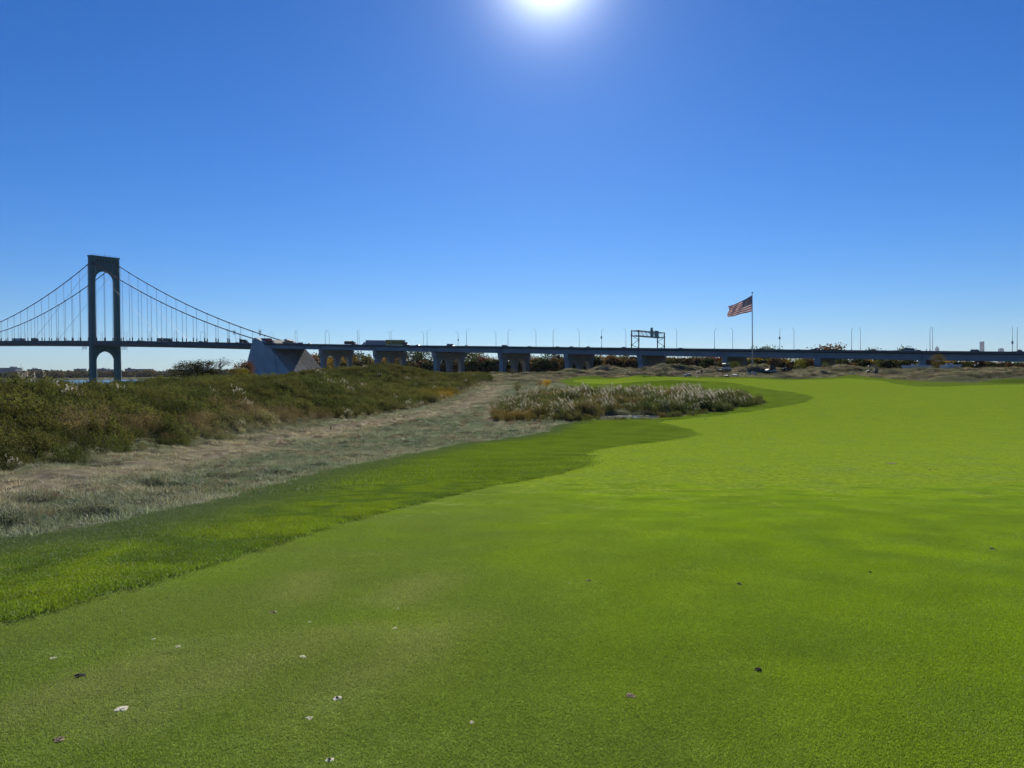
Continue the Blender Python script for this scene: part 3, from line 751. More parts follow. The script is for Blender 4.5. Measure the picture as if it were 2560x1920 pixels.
lump = fbm(X / 1.7, Y / 1.7, 2, 66); sc_ = 0.86 * rng.uniform(0.8, 1.15, len(X)) * (0.74 + 0.44 * sstep(0.3, 0.7, lump)) * (0.55 + 0.45 * sstep(0.0, 3.0, fd)) * np.where(silver > 0.5, 0.62, 1.0) * np.where(gold > 0.4, 0.7, 1.0)
scatter('brush', bs, X, Y, idx, sc_, rng.normal(0, 0.6, len(X)), t_, 'dense olive-green brush covering the long berm', 'brush', align=False, sink=0.03, tilt=0.08)

# ---- reeds round the pond
def reed_kind(seed, h, n, spread, plume, dens=1.0, lean=-0.22, leafy=4):
    g = np.random.default_rng(seed); parts = []
    a = g.uniform(0, 6.28, n); q = spread * np.sqrt(g.uniform(0, 1, n)); bx, by = q * np.cos(a), q * np.sin(a)
    hh = h * g.uniform(0.7, 1.1, n); lx = lean * g.uniform(0.2, 1.6, n) + bx * 0.2; ly = g.normal(0, 0.08, n) + by * 0.2
    B = []
    for t in np.linspace(0.15, 0.85, leafy): B.append(np.c_[bx + lx * hh * t ** 1.5, by + ly * hh * t, hh * t])
    B = np.concatenate(B)
    parts.append((*blades(len(B), 0, 0.28, 0.6, 0.03, 0.7, 0.5, seed + 1, wind=(-0.35, 0), base=B), 0))
    w = 0.009; ti = np.c_[bx + lx * hh, by + ly * hh, hh]
    V = np.stack([np.c_[bx - w, by, 0 * bx], np.c_[bx + w, by, 0 * bx], ti + [w * .5, 0, 0], ti - [w * .5, 0, 0]], 1).reshape(-1, 3)
    parts.append((V, np.arange(n)[:, None] * 4 + np.array([[0, 1, 2, 3]]), 1))
    if plume:
        np_ = int(n * plume); tt = ti[:np_]
        PP = np.repeat(tt, 10, 0); kk = np.tile(np.linspace(-0.11, 0.13, 10), np_)
        PP = PP + np.c_[kk * -0.55 + g.normal(0, 0.028, len(PP)), g.normal(0, 0.028, len(PP)), kk]
        parts.append((*leaves_at(PP, 0.055, seed + 2, 2.0, 0.4), 2))
    return source('w', parts, ['brush_leaf', 'stalk', 'plume_white'])
ws = [reed_kind(500 + i, 1.7, 26, 0.6, 0.36) for i in range(2)] + [reed_kind(510 + i, 1.5, 30, 0.6, 0.04, leafy=6) for i in range(2)] + [reed_kind(520 + i, 1.0, 34, 0.5, 0.0, leafy=5) for i in range(2)]
wx0, wy0 = np.min(np.array(W_POND), 0); wx1, wy1 = np.max(np.array(W_POND), 0)
X, Y = sample(wx0, wx1, wy0, wy1, 1.75, 9)
gap = hits([(1488, 1044), (1500, 1034), (1545, 1028), (1600, 1030), (1655, 1033), (1655, 1048), (1560, 1049), (1500, 1049)])
k = inside(X, Y, W_POND) & ~inside(X, Y, gap); X, Y = X[k], Y[k]
pz = np.maximum(terrain(X, Y), POND_Z - 0.1)
c_ = fbm(X / 5.0, Y / 5.0, 3, 71); front = 1 - sstep(72, 84, Y)
u_ = rng.uniform(size=len(X))
idx = np.where(u_ < sstep(0.48, 0.62, c_) * 0.6 + 0.10 * sstep(90, 105, Y), rng.integers(0, 2, len(X)), 2 + rng.integers(0, 2, len(X)))
fdp = dist_line(X, Y, W_POND[:11]); idx = np.where((fdp < 2.2) & (rng.uniform(size=len(X)) < 0.75), 4 + rng.integers(0, 2, len(X)), idx)
t_ = lerp((0.070, 0.118, 0.038), (0.170, 0.150, 0.066), sstep(0.46, 0.70, fbm(X / 3.5 + 4, Y / 3.5, 3, 72))); t_ = t_ * rng.uniform(0.7, 1.25, len(X))[:, None]
gl_ = np.exp(-(((X - ground_hit(1290, 1045)[0]) / 2.6) ** 2 + ((Y - ground_hit(1290, 1045)[1]) / 5) ** 2)); t_ = t_ * (1 - gl_[:, None]) + np.array([[0.20, 0.14, 0.03]]) * gl_[:, None]
scatter('reeds', ws, X, Y, idx, rng.uniform(0.65, 1.1, len(X)) * (0.48 + 0.62 * sstep(0.3, 0.7, fbm(X / 2.6, Y / 2.6, 2, 76))) * (0.7 + 0.3 * sstep(0.5, 4.0, dist_line(X, Y, W_POND + W_POND[:1]))) * (0.75 + 0.25 * sstep(2.0, 9.0, X)), rng.normal(0, 0.5, len(X)), t_, 'reeds with pale feathery plumes crowding the pond', 'reeds', align=False, tilt=0.09, z=pz - 0.03)
# lily pads on the open water
lp = [source('l', [(np.array([(math.cos(a) * 0.16, math.sin(a) * 0.16, 0.0) for a in np.linspace(0.2, 6.0, 9)] + [(0, 0, 0)]), np.array([(9, i, i + 1) for i in range(8)]), 0)], ['brush_leaf'])]
X, Y = sample(min(p[0] for p in gap), max(p[0] for p in gap), min(p[1] for p in gap), max(p[1] for p in gap), 2.2, 12)
k = inside(X, Y, gap) & (fbm(X / 1.5, Y / 2.5, 2, 81) > 0.5) & (terrain(X, Y) < POND_Z); X, Y = X[k], Y[k]
if len(X):
    scatter('lily_pads', lp, X, Y, np.zeros(len(X)), rng.uniform(0.7, 1.4, len(X)), rng.uniform(0, 6, len(X)), lerp((0.10, 0.14, 0.03), (0.25, 0.23, 0.05), rng.uniform(size=len(X))), 'pale lily pads floating on the open pond water', 'lily pads', align=False, tilt=0.05, z=np.full(len(X), POND_Z + 0.01))

# ================================================================== BRIDGE AND VIADUCT
simple('tower_steel', (0.036, 0.125, 0.128), 0.55, 0.0, 0.2, 0.15)
simple('girder_paint', (0.185, 0.255, 0.315), 0.5, 0.0, 0.18, 0.12)
simple('girder_dark', (0.060, 0.085, 0.100), 0.6, 0.0, 0.2, 0.15)
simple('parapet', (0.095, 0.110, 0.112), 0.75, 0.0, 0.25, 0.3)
simple('concrete', (0.30, 0.315, 0.325), 0.85, 0.0, 0.22, 0.12, 0.2, 0.15)
simple('concrete_pale', (0.42, 0.43, 0.44), 0.85, 0.0, 0.22, 0.12, 0.2, 0.15)
simple('concrete_old', (0.30, 0.285, 0.255), 0.9, 0.0, 0.35, 0.16, 0.2, 0.2)
simple('joint', (0.07, 0.07, 0.07), 0.9)
simple('cable', (0.085, 0.034, 0.048), 0.6)
simple('galvanised', (0.24, 0.26, 0.28), 0.45, 0.4)
simple('dark_steel', (0.022, 0.030, 0.042), 0.5)
simple('asphalt', (0.05, 0.05, 0.05), 0.9)
ZT_S = np.array([-1100, -820, -700, -600, -467, -286, -181, -98, -17, 100, 191, 265, 326, 377, 426, 700.])
ZT_Z = np.array([34.0, 41.5, 42.3, 41.2, 38.3, 33.2, 29.8, 26.6, 23.4, 19.15, 16.1, 13.55, 11.5, 9.85, 8.2, 1.0])
_ss = np.linspace(-1100, 700, 400); _zz = np.interp(_ss, ZT_S, ZT_Z); _k = np.ones(25) / 25; _zz[12:-12] = np.convolve(_zz, _k, 'valid')
def zp(s): return float(np.interp(s, _ss, _zz))         # top of the near parapet
ST = -287.5                                              # tower
SA0, SA1 = -57.0, -28.0                                  # anchorage head
UN, UF = 4.6, 27.4                                       # cable planes
SM = ST - 350.5                                          # middle of the river span

# ---- suspension bridge
SB = empty('suspension_bridge', BP(ST, 16, SEA))
tag(SB, 'blue-green steel suspension bridge with arched tower standing in the river', 'bridge')
def rel(o, par):                                         # parent, keeping world coordinates baked in the mesh
    o.parent = par; o.matrix_parent_inverse = Matrix.Translation(par.location).inverted(); return o
def world_part(mb, name, mat, par, smooth=False):
    """a part whose mesh is written in world coordinates under an unrotated thing"""
    o = mb.build(name, mat, None, (0, 0, 0), 0, smooth); c = Vector(par.location)
    q = par
    while q.parent: q = q.parent; c += Vector(q.location)
    o.data.transform(Matrix.Translation(-c)); o.parent = par; return o
TT = 111.3; TW0, TW1 = 2.4, 29.6; LW = 4.3; LD = 3.3
leg_z0 = SEA - 1.5
for side, (ua, ub) in enumerate(((TW0, TW0 + LW), (TW1 - LW, TW1))):
    mb = MB(); uc = (ua + ub) / 2; hw = LW / 2
    def sect(z0, z1, w0, d0, w1, d1):
        vs_ = []
        for (z, w, d) in ((z0, w0, d0), (z1, w1, d1)):
            ch = 0.9
            for (a, b) in ((-w, -d + ch), (-w + ch, -d), (w - ch, -d), (w, -d + ch), (w, d - ch), (w - ch, d), (-w + ch, d), (-w, d - ch)):
                vs_.append(BP(ST + b, uc + a, z))
        fs = [(i, (i + 1) % 8, 8 + (i + 1) % 8, 8 + i) for i in range(8)] + [tuple(range(7, -1, -1)), tuple(range(8, 16))]
        mb.add(vs_, fs)
    sect(leg_z0, 26, hw * 1.10, LD * 1.12, hw * 1.03, LD * 1.05)
    sect(26, TT - 0.3, hw * 1.0, LD * 1.0, hw * 0.93, LD * 0.92)
    for (a, ww) in ((-1, 0.32), (1, 0.32)):              # raised corner strips of the leg
        mb.box(BP(ST, uc + a * hw * 0.55, 60), AXV * (LD * 1.03), UXV * ww, ZV * 50)
    world_part(mb, 'tower_leg', 'tower_steel', SB)
def arch_beam(u0, u1, z_top, z_crown, z_spring, half, name, flare=0.0, matn='tower_steel'):
    c = (u0 + u1) / 2; a = (u1 - u0) / 2; poly = [(u0, z_top), (u0, z_spring)]
    for k in range(1, 24):
        t = math.pi * (1 - k / 24.0); poly.append((c + a * math.cos(t), z_spring + (z_crown - z_spring) * math.sin(t) ** 0.85))
    poly += [(u1, z_spring), (u1, z_top)]
    mb = MB(); mb.prism(poly, BP(ST - half, 0, 0), UXV, ZV, AXV * (2 * half)); return world_part(mb, name, matn, SB)
iu0, iu1 = TW0 + LW - 0.25, TW1 - LW + 0.25
portal = arch_beam(iu0, iu1, TT - 0.6, 98.2, 88.0, 2.5, 'portal_arch')
arch_beam(iu0, iu1, 29.0, 23.6, 12.5, 2.7, 'lower_arch')
mb = MB(); mb.box(BP(ST, 16, TT + 0.1), AXV * 3.35, UXV * 13.75, ZV * 0.55); world_part(mb, 'tower_cap', 'tower_steel', SB)
for k in range(6):                                       # small openings and ribs of the portal
    u = 16 + (k - 2.5) * 2.75
    mb = MB(); mb.box(BP(ST + 2.52, u, 107.3), AXV * 0.03, UXV * 0.5, ZV * 1.1); world_part(mb, 'portal_window', 'dark_steel', SB)
for k in range(7):
    u = 16 + (k - 3) * 2.75; zb = 98.4 - 0.9 * abs(k - 3)
    mb = MB(); mb.box(BP(ST + 2.6, u, (zb + 110) / 2), AXV * 0.14, UXV * 0.16, ZV * ((110 - zb) / 2)); world_part(mb, 'portal_rib', 'tower_steel', SB)
mb = MB()
for k in range(15):
    u = 3 + k * 26 / 14; mb.tube([BP(ST + 3, u, TT + 0.6), BP(ST + 3, u, TT + 1.8)], 0.06, 4)
mb.tube([BP(ST + 3, 3, TT + 1.8), BP(ST + 3, 29, TT + 1.8)], 0.06, 4); mb.tube([BP(ST, 17, TT), BP(ST, 17, TT + 4)], 0.12, 5); mb.tube([BP(ST, 27, TT), BP(ST, 27, TT + 3)], 0.08, 5)
world_part(mb, 'top_railing', 'dark_steel', SB)
for (ua, ub) in ((1.0, 8.2), (23.8, 31.0)):
    mb = MB(); mb.box(BP(ST, (ua + ub) / 2, SEA + 1.3), AXV * 6.5, UXV * ((ub - ua) / 2), ZV * 2.6); world_part(mb, 'pier_footing', 'concrete', SB)
# deck of the suspended spans, in lengths
def deck_run(s0, s1, n, u0, u1, par, name, depth, mat_face, base_off=1.05):
    """box girder with sloping fairing, following the grade"""
    for i in range(n):
        a, b = s0 + (s1 - s0) * i / n, s0 + (s1 - s0) * (i + 1) / n; mb = MB(); prof = []
        for s in (a, b):
            z = zp(s) - base_off
            prof.append([BP(s, u0, z), BP(s, u0 - 1.1, z - 1.5), BP(s, u0 + 0.9, z - depth), BP(s, u1 - 0.9, z - depth), BP(s, u1 + 1.1, z - 1.5), BP(s, u1, z)])
        vs_ = prof[0] + prof[1]; fs = [(k, (k + 1) % 6, 6 + (k + 1) % 6, 6 + k) for k in range(6)] + [tuple(range(5, -1, -1)), tuple(range(6, 12))]
        mb.add(vs_, fs); world_part(mb, name, mat_face, par)
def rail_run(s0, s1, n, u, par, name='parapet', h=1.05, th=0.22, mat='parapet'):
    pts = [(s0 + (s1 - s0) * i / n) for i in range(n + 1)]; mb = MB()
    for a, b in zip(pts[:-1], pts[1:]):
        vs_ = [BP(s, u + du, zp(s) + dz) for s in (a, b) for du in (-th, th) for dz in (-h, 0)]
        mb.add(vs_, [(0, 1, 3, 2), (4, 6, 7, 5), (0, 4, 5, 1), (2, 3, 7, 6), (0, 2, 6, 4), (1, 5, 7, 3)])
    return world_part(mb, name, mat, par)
deck_run(ST - 640, SA0 + 3, 26, 3.6, 28.4, SB, 'deck_segment', 3.9, 'girder_dark')
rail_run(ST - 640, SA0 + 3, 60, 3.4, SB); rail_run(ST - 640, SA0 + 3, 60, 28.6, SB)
# cables
def zc_main(s): return 46.0 + 60.3 * ((s - SM) / 350.5) ** 2
def zc_side(s, za_, zb_, s1): 
    t = (s - ST) / (s1 - ST); return za_ + (zb_ - za_) * t - 4 * 6.6 * t * (1 - t)
SE = -49.0; ZE = 27.2
def zcable(s): return zc_main(s) if s <= ST else zc_side(s, 106.3, ZE, SE)
for u in (UN, UF):
    mb = MB(); pts = [BP(s, u, zcable(s)) for s in np.linspace(ST - 520, ST, 40)] + [BP(s, u, zcable(s)) for s in np.linspace(ST, SE, 24)][1:] + [BP(SE + 24, u, ZE - 4.3)]
    mb.tube(pts, 0.40, 8); world_part(mb, 'main_cable', 'cable', SB, True)
    mb = MB(); mb.tube([BP(ST + 2.6, u, 105.2), BP(ST + 3.9, u, 104.2)], 1.0, 8); world_part(mb, 'cable_saddle', 'dark_steel', SB)
cyl = MB().tube([(0, 0, 0), (0, 0, 1)], 1.0, 6).mesh('suspender', 'galvanised')
slv = MB().tube([(0, 0, 0), (0, 0, 1)], 1.0, 6).mesh('hanger_sleeve', 'dark_steel')
band = MB().lathe([(0.5, -0.5), (0.62, -0.4), (0.62, 0.4), (0.5, 0.5)], n=8).mesh('cable_band', 'cable')
HS = 15.05
for u in (UN, UF):
    for i in range(-32, 16):
        s = ST + (i + 0.5) * HS
        if s > SE - 9 or s < ST - 400: continue
        zt, zb = zcable(s), zp(s) - 1.0
        if zt - zb < 3.5: continue
        for ds in (-0.32, 0.32):
            o = put('suspender', cyl, SB, BP(s + ds, u, zb) - SB.location); o.scale = (0.075, 0.075, zt - zb)
        o = put('hanger_sleeve', slv, SB, BP(s, u, zb) - SB.location); o.scale = (0.52, 0.40, 4.2)
        o = put('cable_band', band, SB, BP(s, u, zt) - SB.location)
for u in (UN, UF):                                       # diagonal stays of the tower
    for sg, zs in ((1, 100.5), (-1, 100.5)):
        e = ST + sg * 118
        mb = MB(); mb.tube([BP(ST + sg * 3, u, zs), BP(e, u, zp(e) - 0.5)], 0.11, 5); world_part(mb, 'stay_cable', 'galvanised', SB)
for sg in (-1, 1):                                       # work platforms slung under the deck beside the tower
    mb = MB(); uu = 3.0 if sg < 0 else 29.0; zc_ = zp(ST) - 7.6
    s0 = ST + sg * 4; s1 = ST + sg * 13
    if sg < 0:
        A = [BP(ST - 3.5, 1.0, 0), BP(ST - 12, 1.0, 0)]
    else:
        A = [BP(ST + 2, 30.5, 0), BP(ST + 10, 31.5, 0)]
    for dz in (0, 1.6, 2.9): mb.tube([A[0] + ZV * (zc_ + dz), A[1] + ZV * (zc_ + dz)], 0.12, 5)
    for t in np.linspace(0, 1, 7):
        p = A[0].lerp(A[1], t); mb.tube([p + ZV * zc_, p + ZV * (zc_ + 2.9)], 0.09, 5)
    mb.tube([A[1] + ZV * (zc_ - 3.5), A[1] + ZV * (zc_ + 2.9)], 0.06, 4)
    world_part(mb, 'work_platform', 'dark_steel', SB)
mb = MB(); mb.box(BP(ST + 4.2, 24.6, zp(ST) + 5.6), AXV * 1.2, UXV * 1.5, ZV * 2.2); world_part(mb, 'equipment_box', 'tower_steel', SB)

# ---- anchorage: concrete wedge with joints between its panels
AN = empty('bridge_anchorage', BP(-30, 16, -2)); tag(AN, 'massive sloping grey concrete anchorage block at the end of the suspension bridge', 'anchorage')
zb_ = -3.0
def aprof(inset=0.0):
    # outline along the bridge axis: (s, z)
    return [(-60.0 + inset, zb_), (-47.4 + inset, 26.9), (-44.5, 27.2), (-37.0, 24.6), (-28.6 - inset, 21.2), (-0.5 - inset, zb_)]
mb = MB(); mb.prism(aprof(0.5), BP(0, 0.5, 0), AXV, ZV, UXV * 32.2)
world_part(mb, 'core', 'joint', AN)
def clip_s(z, left):
    if left: return float(np.interp(z, [zb_, 26.9], [-60.0, -47.4]))
    return float(np.interp(z, [zb_, 21.2, 24.6, 27.2], [-4.0, -28.6, -37.0, -44.5]))
# side panels: slanting strips
top_s = [-47.4, -39.5, -33.0, -28.6]; bot_s = [-60.0, -44.0, -27.5, -13.5, -4.0]
strips = [([(-60.0, zb_), (-45.8, zb_), (-40.6, 25.8), (-44.5, 27.2), (-47.4, 26.9)]),
          ([(-45.8, zb_), (-31.5, zb_), (-31.2, 22.2), (-37.0, 24.6), (-40.6, 25.8)]),
          ([(-31.5, zb_), (-17.8, zb_), (-23.6, 16.3), (-28.6, 21.2), (-31.2, 22.2)]),
          ([(-17.8, zb_), (-0.5, zb_), (-22.8, 16.3)])]
for pl in strips:
    c = np.mean(np.array(pl), 0); pl2 = [tuple(np.array(p) + (c - np.array(p)) / max(np.linalg.norm(c - np.array(p)), 0.1) * 0.16) for p in pl]
    mb = MB(); mb.prism(pl2, BP(0, -0.15, 0), AXV, ZV, UXV * 0.9); world_part(mb, 'wall_panel', 'concrete_pale', AN)
# sloping back: rows and columns of slabs
e0, e1 = (-28.6, 21.2), (-0.5, zb_); slope = (Vector((BP(e1[0], 0, e1[1]))) - Vector(BP(e0[0], 0, e0[1])))
sl = slope.length; sd_ = slope.normalized(); nv = sd_.cross(UXV).normalized()
if nv.z < 0: nv = -nv
for r_ in range(4):
    for q in range(7):
        a0, a1 = sl * r_ / 4 + 0.12, sl * (r_ + 1) / 4 - 0.12; u0, u1 = 0.3 + 32.4 * q / 7 + 0.12, 0.3 + 32.4 * (q + 1) / 7 - 0.12
        mb = MB(); mb.box(BP(e0[0], 0, e0[1]) + sd_ * ((a0 + a1) / 2) + UXV * ((u0 + u1) / 2) + nv * 0.0, sd_ * ((a1 - a0) / 2), UXV * ((u1 - u0) / 2), nv * (0.12 + 0.03 * random.random()))
        world_part(mb, 'back_slab', 'concrete_old' if q > 3 else 'concrete', AN)
for u in (0.4, 28.2):                                    # cable housings either side of the road
    mb = MB(); mb.prism([(-49.5, 20), (-47.2, 28.0), (-45.0, 28.4), (-38.0, 25.6), (-35.0, 22.0), (-35, 20)], BP(0, u, 0), AXV, ZV, UXV * 4.4); world_part(mb, 'cable_housing', 'concrete_pale', AN)

# ---- approach viaduct
VI = empty('viaduct', BP(200, 16, -1)); tag(VI, 'long blue-grey steel girder viaduct on concrete piers crossing behind the course', 'viaduct')
PIER_PX = (789, 924, 1072, 1236.6, 1401, 1584.5, 1797.5, 2029, 2290)
PS = [s_at(p + 4, 0.0) + 1.5 for p in PIER_PX]
PS.append(PS[-1] + 41); PS.append(PS[-1] + 41)
ends_ = [SA1 - 6] + PS
GD = 3.65
for a, b in zip(ends_[:-1], ends_[1:]):
    za, zb2 = zp(a), zp(b)
    # slab and kerb
    mb = MB(); vs_ = []
    for s, z in ((a + 0.03, za), (b - 0.03, zb2)):
        vs_ += [BP(s, -0.4, z - 1.0), BP(s, -0.4, z - 1.35), BP(s, 32.4, z - 1.35), BP(s, 32.4, z - 1.0)]
    mb.add(vs_, [(0, 1, 5, 4), (1, 2, 6, 5), (2, 3, 7, 6), (3, 0, 4, 7), (0, 3, 2, 1), (4, 5, 6, 7)]); world_part(mb, 'deck_slab', 'asphalt', VI)
    for u, nm in ((0.75, 'girder'), (31.0, 'girder')):
        mb = MB(); vs_ = []
        for s, z in ((a + 0.12, za), (b - 0.12, zb2)):
            vs_ += [BP(s, u, z - 1.36), BP(s, u, z - GD), BP(s, u + 0.3, z - GD), BP(s, u + 0.3, z - 1.36)]
        mb.add(vs_, [(0, 1, 5, 4), (1, 2, 6, 5), (2, 3, 7, 6), (3, 0, 4, 7), (0, 3, 2, 1), (4, 5, 6, 7)])
        vs_ = []
        for s, z in ((a + 0.12, za), (b - 0.12, zb2)):   # bottom flange
            vs_ += [BP(s, u - 0.25, z - GD - 0.02), BP(s, u - 0.25, z - GD - 0.14), BP(s, u + 0.55, z - GD - 0.14), BP(s, u + 0.55, z - GD - 0.02)]
        mb.add(vs_, [(0, 1, 5, 4), (1, 2, 6, 5), (2, 3, 7, 6), (3, 0, 4, 7), (0, 3, 2, 1), (4, 5, 6, 7)])
        gd_ = world_part(mb, nm, 'girder_paint', VI)
        if u < 5:
            for e, off in ((a, 0.7), (a, 1.6), (a, 2.5), (b, -0.7), (b, -1.6)):
                s = e + off; z = zp(s)
                mb = MB(); mb.box(BP(s, u - 0.1, z - (1.36 + GD) / 2), AXV * 0.06, UXV * 0.11, ZV * ((GD - 1.4) / 2)); o = world_part(mb, 'stiffener', 'girder_paint', gd_)
    mb = MB()                                            # inner stringers and cross frames
    for u in np.linspace(5.5, 27, 5):
        vs_ = []
        for s, z in ((a + 0.2, za), (b - 0.2, zb2)):
            vs_ += [BP(s, u, z - 1.36), BP(s, u, z - GD + 0.5), BP(s, u + 0.3, z - GD + 0.5), BP(s, u + 0.3, z - 1.36)]
        mb.add(vs_, [(0, 1, 5, 4), (1, 2, 6, 5), (2, 3, 7, 6), (3, 0, 4, 7), (0, 3, 2, 1), (4, 5, 6, 7)])
    world_part(mb, 'stringers', 'girder_dark', VI)
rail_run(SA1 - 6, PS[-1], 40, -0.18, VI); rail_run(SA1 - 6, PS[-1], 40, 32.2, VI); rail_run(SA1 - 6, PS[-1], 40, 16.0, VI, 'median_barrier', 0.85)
for i, s in enumerate(PS[:-1]):
    p = BP(s, 16, 0); zg = tz(p.x, p.y) - 1.5
    ztop = zp(s) - GD - (0.75 if i < 3 else 0.3); h = ztop - zg
    capd = 3.4; u0, u1 = 1.2, 31.6; cw = 3.3
    cols = [(u0 + 1.4, u0 + 1.4 + cw), (16.4 - cw / 2, 16.4 + cw / 2), (u1 - 1.4 - cw, u1 - 1.4)]
    poly = [(u0, ztop), (u0, ztop - 2.4), (u0 + 1.4, ztop - 4.4), (u0 + 1.4, zg), (cols[0][1], zg)]
    for j in range(2):
        a, b = cols[j][1], cols[j + 1][0]; c = (a + b) / 2; hw = (b - a) / 2; spz = ztop - capd - 5.2
        if spz < zg + 0.3: spz = zg + 0.3
        for k in range(0, 13):
            t = math.pi * (1 - k / 12); poly.append((c + hw * math.cos(t), spz + (ztop - capd - spz) * math.sin(t)))
        poly += [(b, zg), (cols[j + 1][1], zg)] if j == 0 else [(b, zg)]
    poly += [(cols[2][1], zg), (cols[2][1], ztop - 4.4), (u1, ztop - 2.4), (u1, ztop)]
    pr_ = empty('pier', BP(s, 16, zg) - VI.location); pr_.parent = VI
    mb = MB(); mb.prism(poly, BP(s - 1.35, 0, 0), UXV, ZV, AXV * 2.7); world_part(mb, 'arched_bent', 'concrete', pr_)
    mb = MB(); mb.box(BP(s, 16.4, ztop + 0.001), AXV * 1.6, UXV * 15.5, ZV * 0.22); world_part(mb, 'cap', 'concrete', pr_)
    mb = MB()
    for k in range(13): mb.box(BP(s, 1.6 + k * 29.4 / 12, ztop + 0.3), AXV * 0.7, UXV * 0.55, ZV * 0.45)
    tag(world_part(mb, 'bearings', 'girder_dark', pr_), kind='stuff')

# ---- street lamps along both edges
def lamp_meshes(h):
    pole = MB(); pole.tube([(0, 0, -0.6), (0, 0, h * 0.86)], [0.13, 0.075], 6); pole.lathe([(0.0, -0.5), (0.26, -0.5), (0.26, 0.3), (0.14, 0.5)], n=8)
    arm = MB(); arm.tube([(0, 0, h * 0.86), (0, 0.25, h * 0.93), (0, 0.9, h * 0.985), (0, 1.8, h)], [0.075, 0.065, 0.055, 0.05], 6)
    head = MB(); head.box((0, 2.15, h), (0.14, 0, 0), (0, 0.4, 0.02), (0, 0, 0.09))
    return pole.mesh('pole', 'galvanised'), arm.mesh('arm', 'galvanised'), head.mesh('lamp_head', 'galvanised')
LM = lamp_meshes(9.6); LM2 = lamp_meshes(11.0); LM3 = lamp_meshes(8.6)
ORD = ['first', 'second', 'third', 'fourth', 'fifth', 'sixth', 'seventh', 'eighth', 'ninth', 'tenth', 'eleventh', 'twelfth', 'thirteenth', 'fourteenth', 'fifteenth', 'sixteenth', 'seventeenth', 'eighteenth']
def lamp(s, u, far, label, group, meshes=LM, box=None):
    z = zp(s); r_ = empty('street_lamp', BP(s, u, z), BRIDGE_RZ + (math.pi if far else 0))
    for nm, me in zip(('pole', 'arm', 'lamp_head'), meshes): put(nm, me, r_)
    if box:
        mb = MB(); mb.box((0, -0.2, box), (0.32, 0, 0), (0, 0.2, 0), (0, 0, 0.6)); mb.build('signal_box', 'dark_steel', r_)
    tag(r_, label, 'street lamp', group); return r_
near_px = [737.7, 813, 893.5, 978, 1067.6, 1166, 1270, 1382.7, 1504, 1786, 1949.5, 2129, 2325, 2543]
far_px = [743, 823, 898, 974, 1059, 1145, 1240, 1340, 1448, 1564.7, 1692, 1831.7, 1985, 2151, 2331.6, 2531]
for i, p in enumerate(near_px):
    lamp(s_at(p, -0.2, 845), -0.2, False, f'{"street lamp carrying a dark box" if i in (8, 10) else "curved street lamp"} on the near viaduct parapet, {ORD[i]} after the anchorage', 'lamps on the near side of the viaduct', LM, 5.2 if i in (8, 10) else None)
for i, p in enumerate(far_px):
    lamp(s_at(p, 32.2, 845), 32.2, True, f'{"street lamp carrying a dark box" if i in (5, 15) else "curved street lamp"} on the far viaduct parapet, {ORD[i]} after the anchorage', 'lamps on the far side of the viaduct', LM2 if i > 6 else LM, 4.4 if i in (5, 15) else None)
bl = [(50, 0), (64, 1), (95, 0), (112, 1), (144, 0), (152, 1), (196, 0), (202, 1), (252, 1), (256, 0), (312, 1), (317, 0), (373, 1), (376, 0), (436, 0), (443, 1), (501, 0), (514, 1), (572, 0), (590, 1), (683, 1)]
cn = [0, 0]
for px, fr in bl:
    u = 28.4 if fr else 3.6; s = s_at(px, u, 845)
    if fr: lab = f'slim lamp on the far edge of the suspension bridge deck, {ORD[cn[1]]} from the left'
    else: lab = f'slim lamp on the near edge of the suspension bridge deck, {ORD[cn[0]]} from the left'
    cn[fr] += 1
    lamp(s, u, bool(fr), lab, 'lamps on the suspension bridge', LM3)

# ---- overhead sign gantry
gs0, gs1 = s_at(1579, -0.2, 820), s_at(1597, -0.2, 820); gz0, gz1 = zp(gs0) - 0.6, 22.7
GA = empty('sign_gantry', BP(gs0, 0, gz0)); tag(GA, 'dark steel truss sign gantry spanning the viaduct, carrying green signs', 'gantry')
for u in (-0.3, 32.2):
    for s in (gs0, gs1):
        mb = MB(); mb.tube([BP(s, u, gz0), BP(s, u, gz1)], 0.30, 8); world_part(mb, 'post', 'dark_steel', GA)
    mb = MB(); hh = (gz1 - gz0)
    zz_ = [gz0 + hh * f for f in (0.06, 0.2, 0.48, 0.72)]
    prs = [(gs1, zz_[0], gs0, zz_[1]), (gs0, zz_[1], gs1, zz_[2]), (gs1, zz_[2], gs0, zz_[3])]
    if u > 5: prs = [(gs0, zz_[0], gs1, zz_[1]), (gs1, zz_[1], gs0, zz_[2]), (gs0, zz_[2], gs1, zz_[3])]
    for (sa, za, sb_, zb2) in prs: mb.tube([BP(sa, u, za), BP(sb_, u, zb2)], 0.13, 6); mb.box(BP(sb_, u, zb2), AXV * 0.4, UXV * 0.1, ZV * 0.4)
    world_part(mb, 'brace', 'dark_steel', GA)
for s in (gs0, gs1):
    for z in (gz1 - 0.3, gz1 - 2.9):
        mb = MB(); mb.tube([BP(s, -0.3, z), BP(s, 32.2, z)], 0.22, 8); world_part(mb, 'chord', 'dark_steel', GA)
for u in (-0.3, 32.2):
    for z in (gz1 - 0.3, gz1 - 2.9):
        mb = MB(); mb.tube([BP(gs0, u, z), BP(gs1, u, z)], 0.2, 6); world_part(mb, 'cross_tie', 'dark_steel', GA)
for s in (gs0, gs1):
    for k in range(13):
        ua, ub = -0.3 + k * 2.5, -0.3 + (k + 1) * 2.5
        mb = MB(); mb.tube([BP(s, ua, gz1 - (0.3 if k % 2 else 2.9)), BP(s, ub, gz1 - (2.9 if k % 2 else 0.3))], 0.08, 5); world_part(mb, 'lacing', 'galvanised', GA)
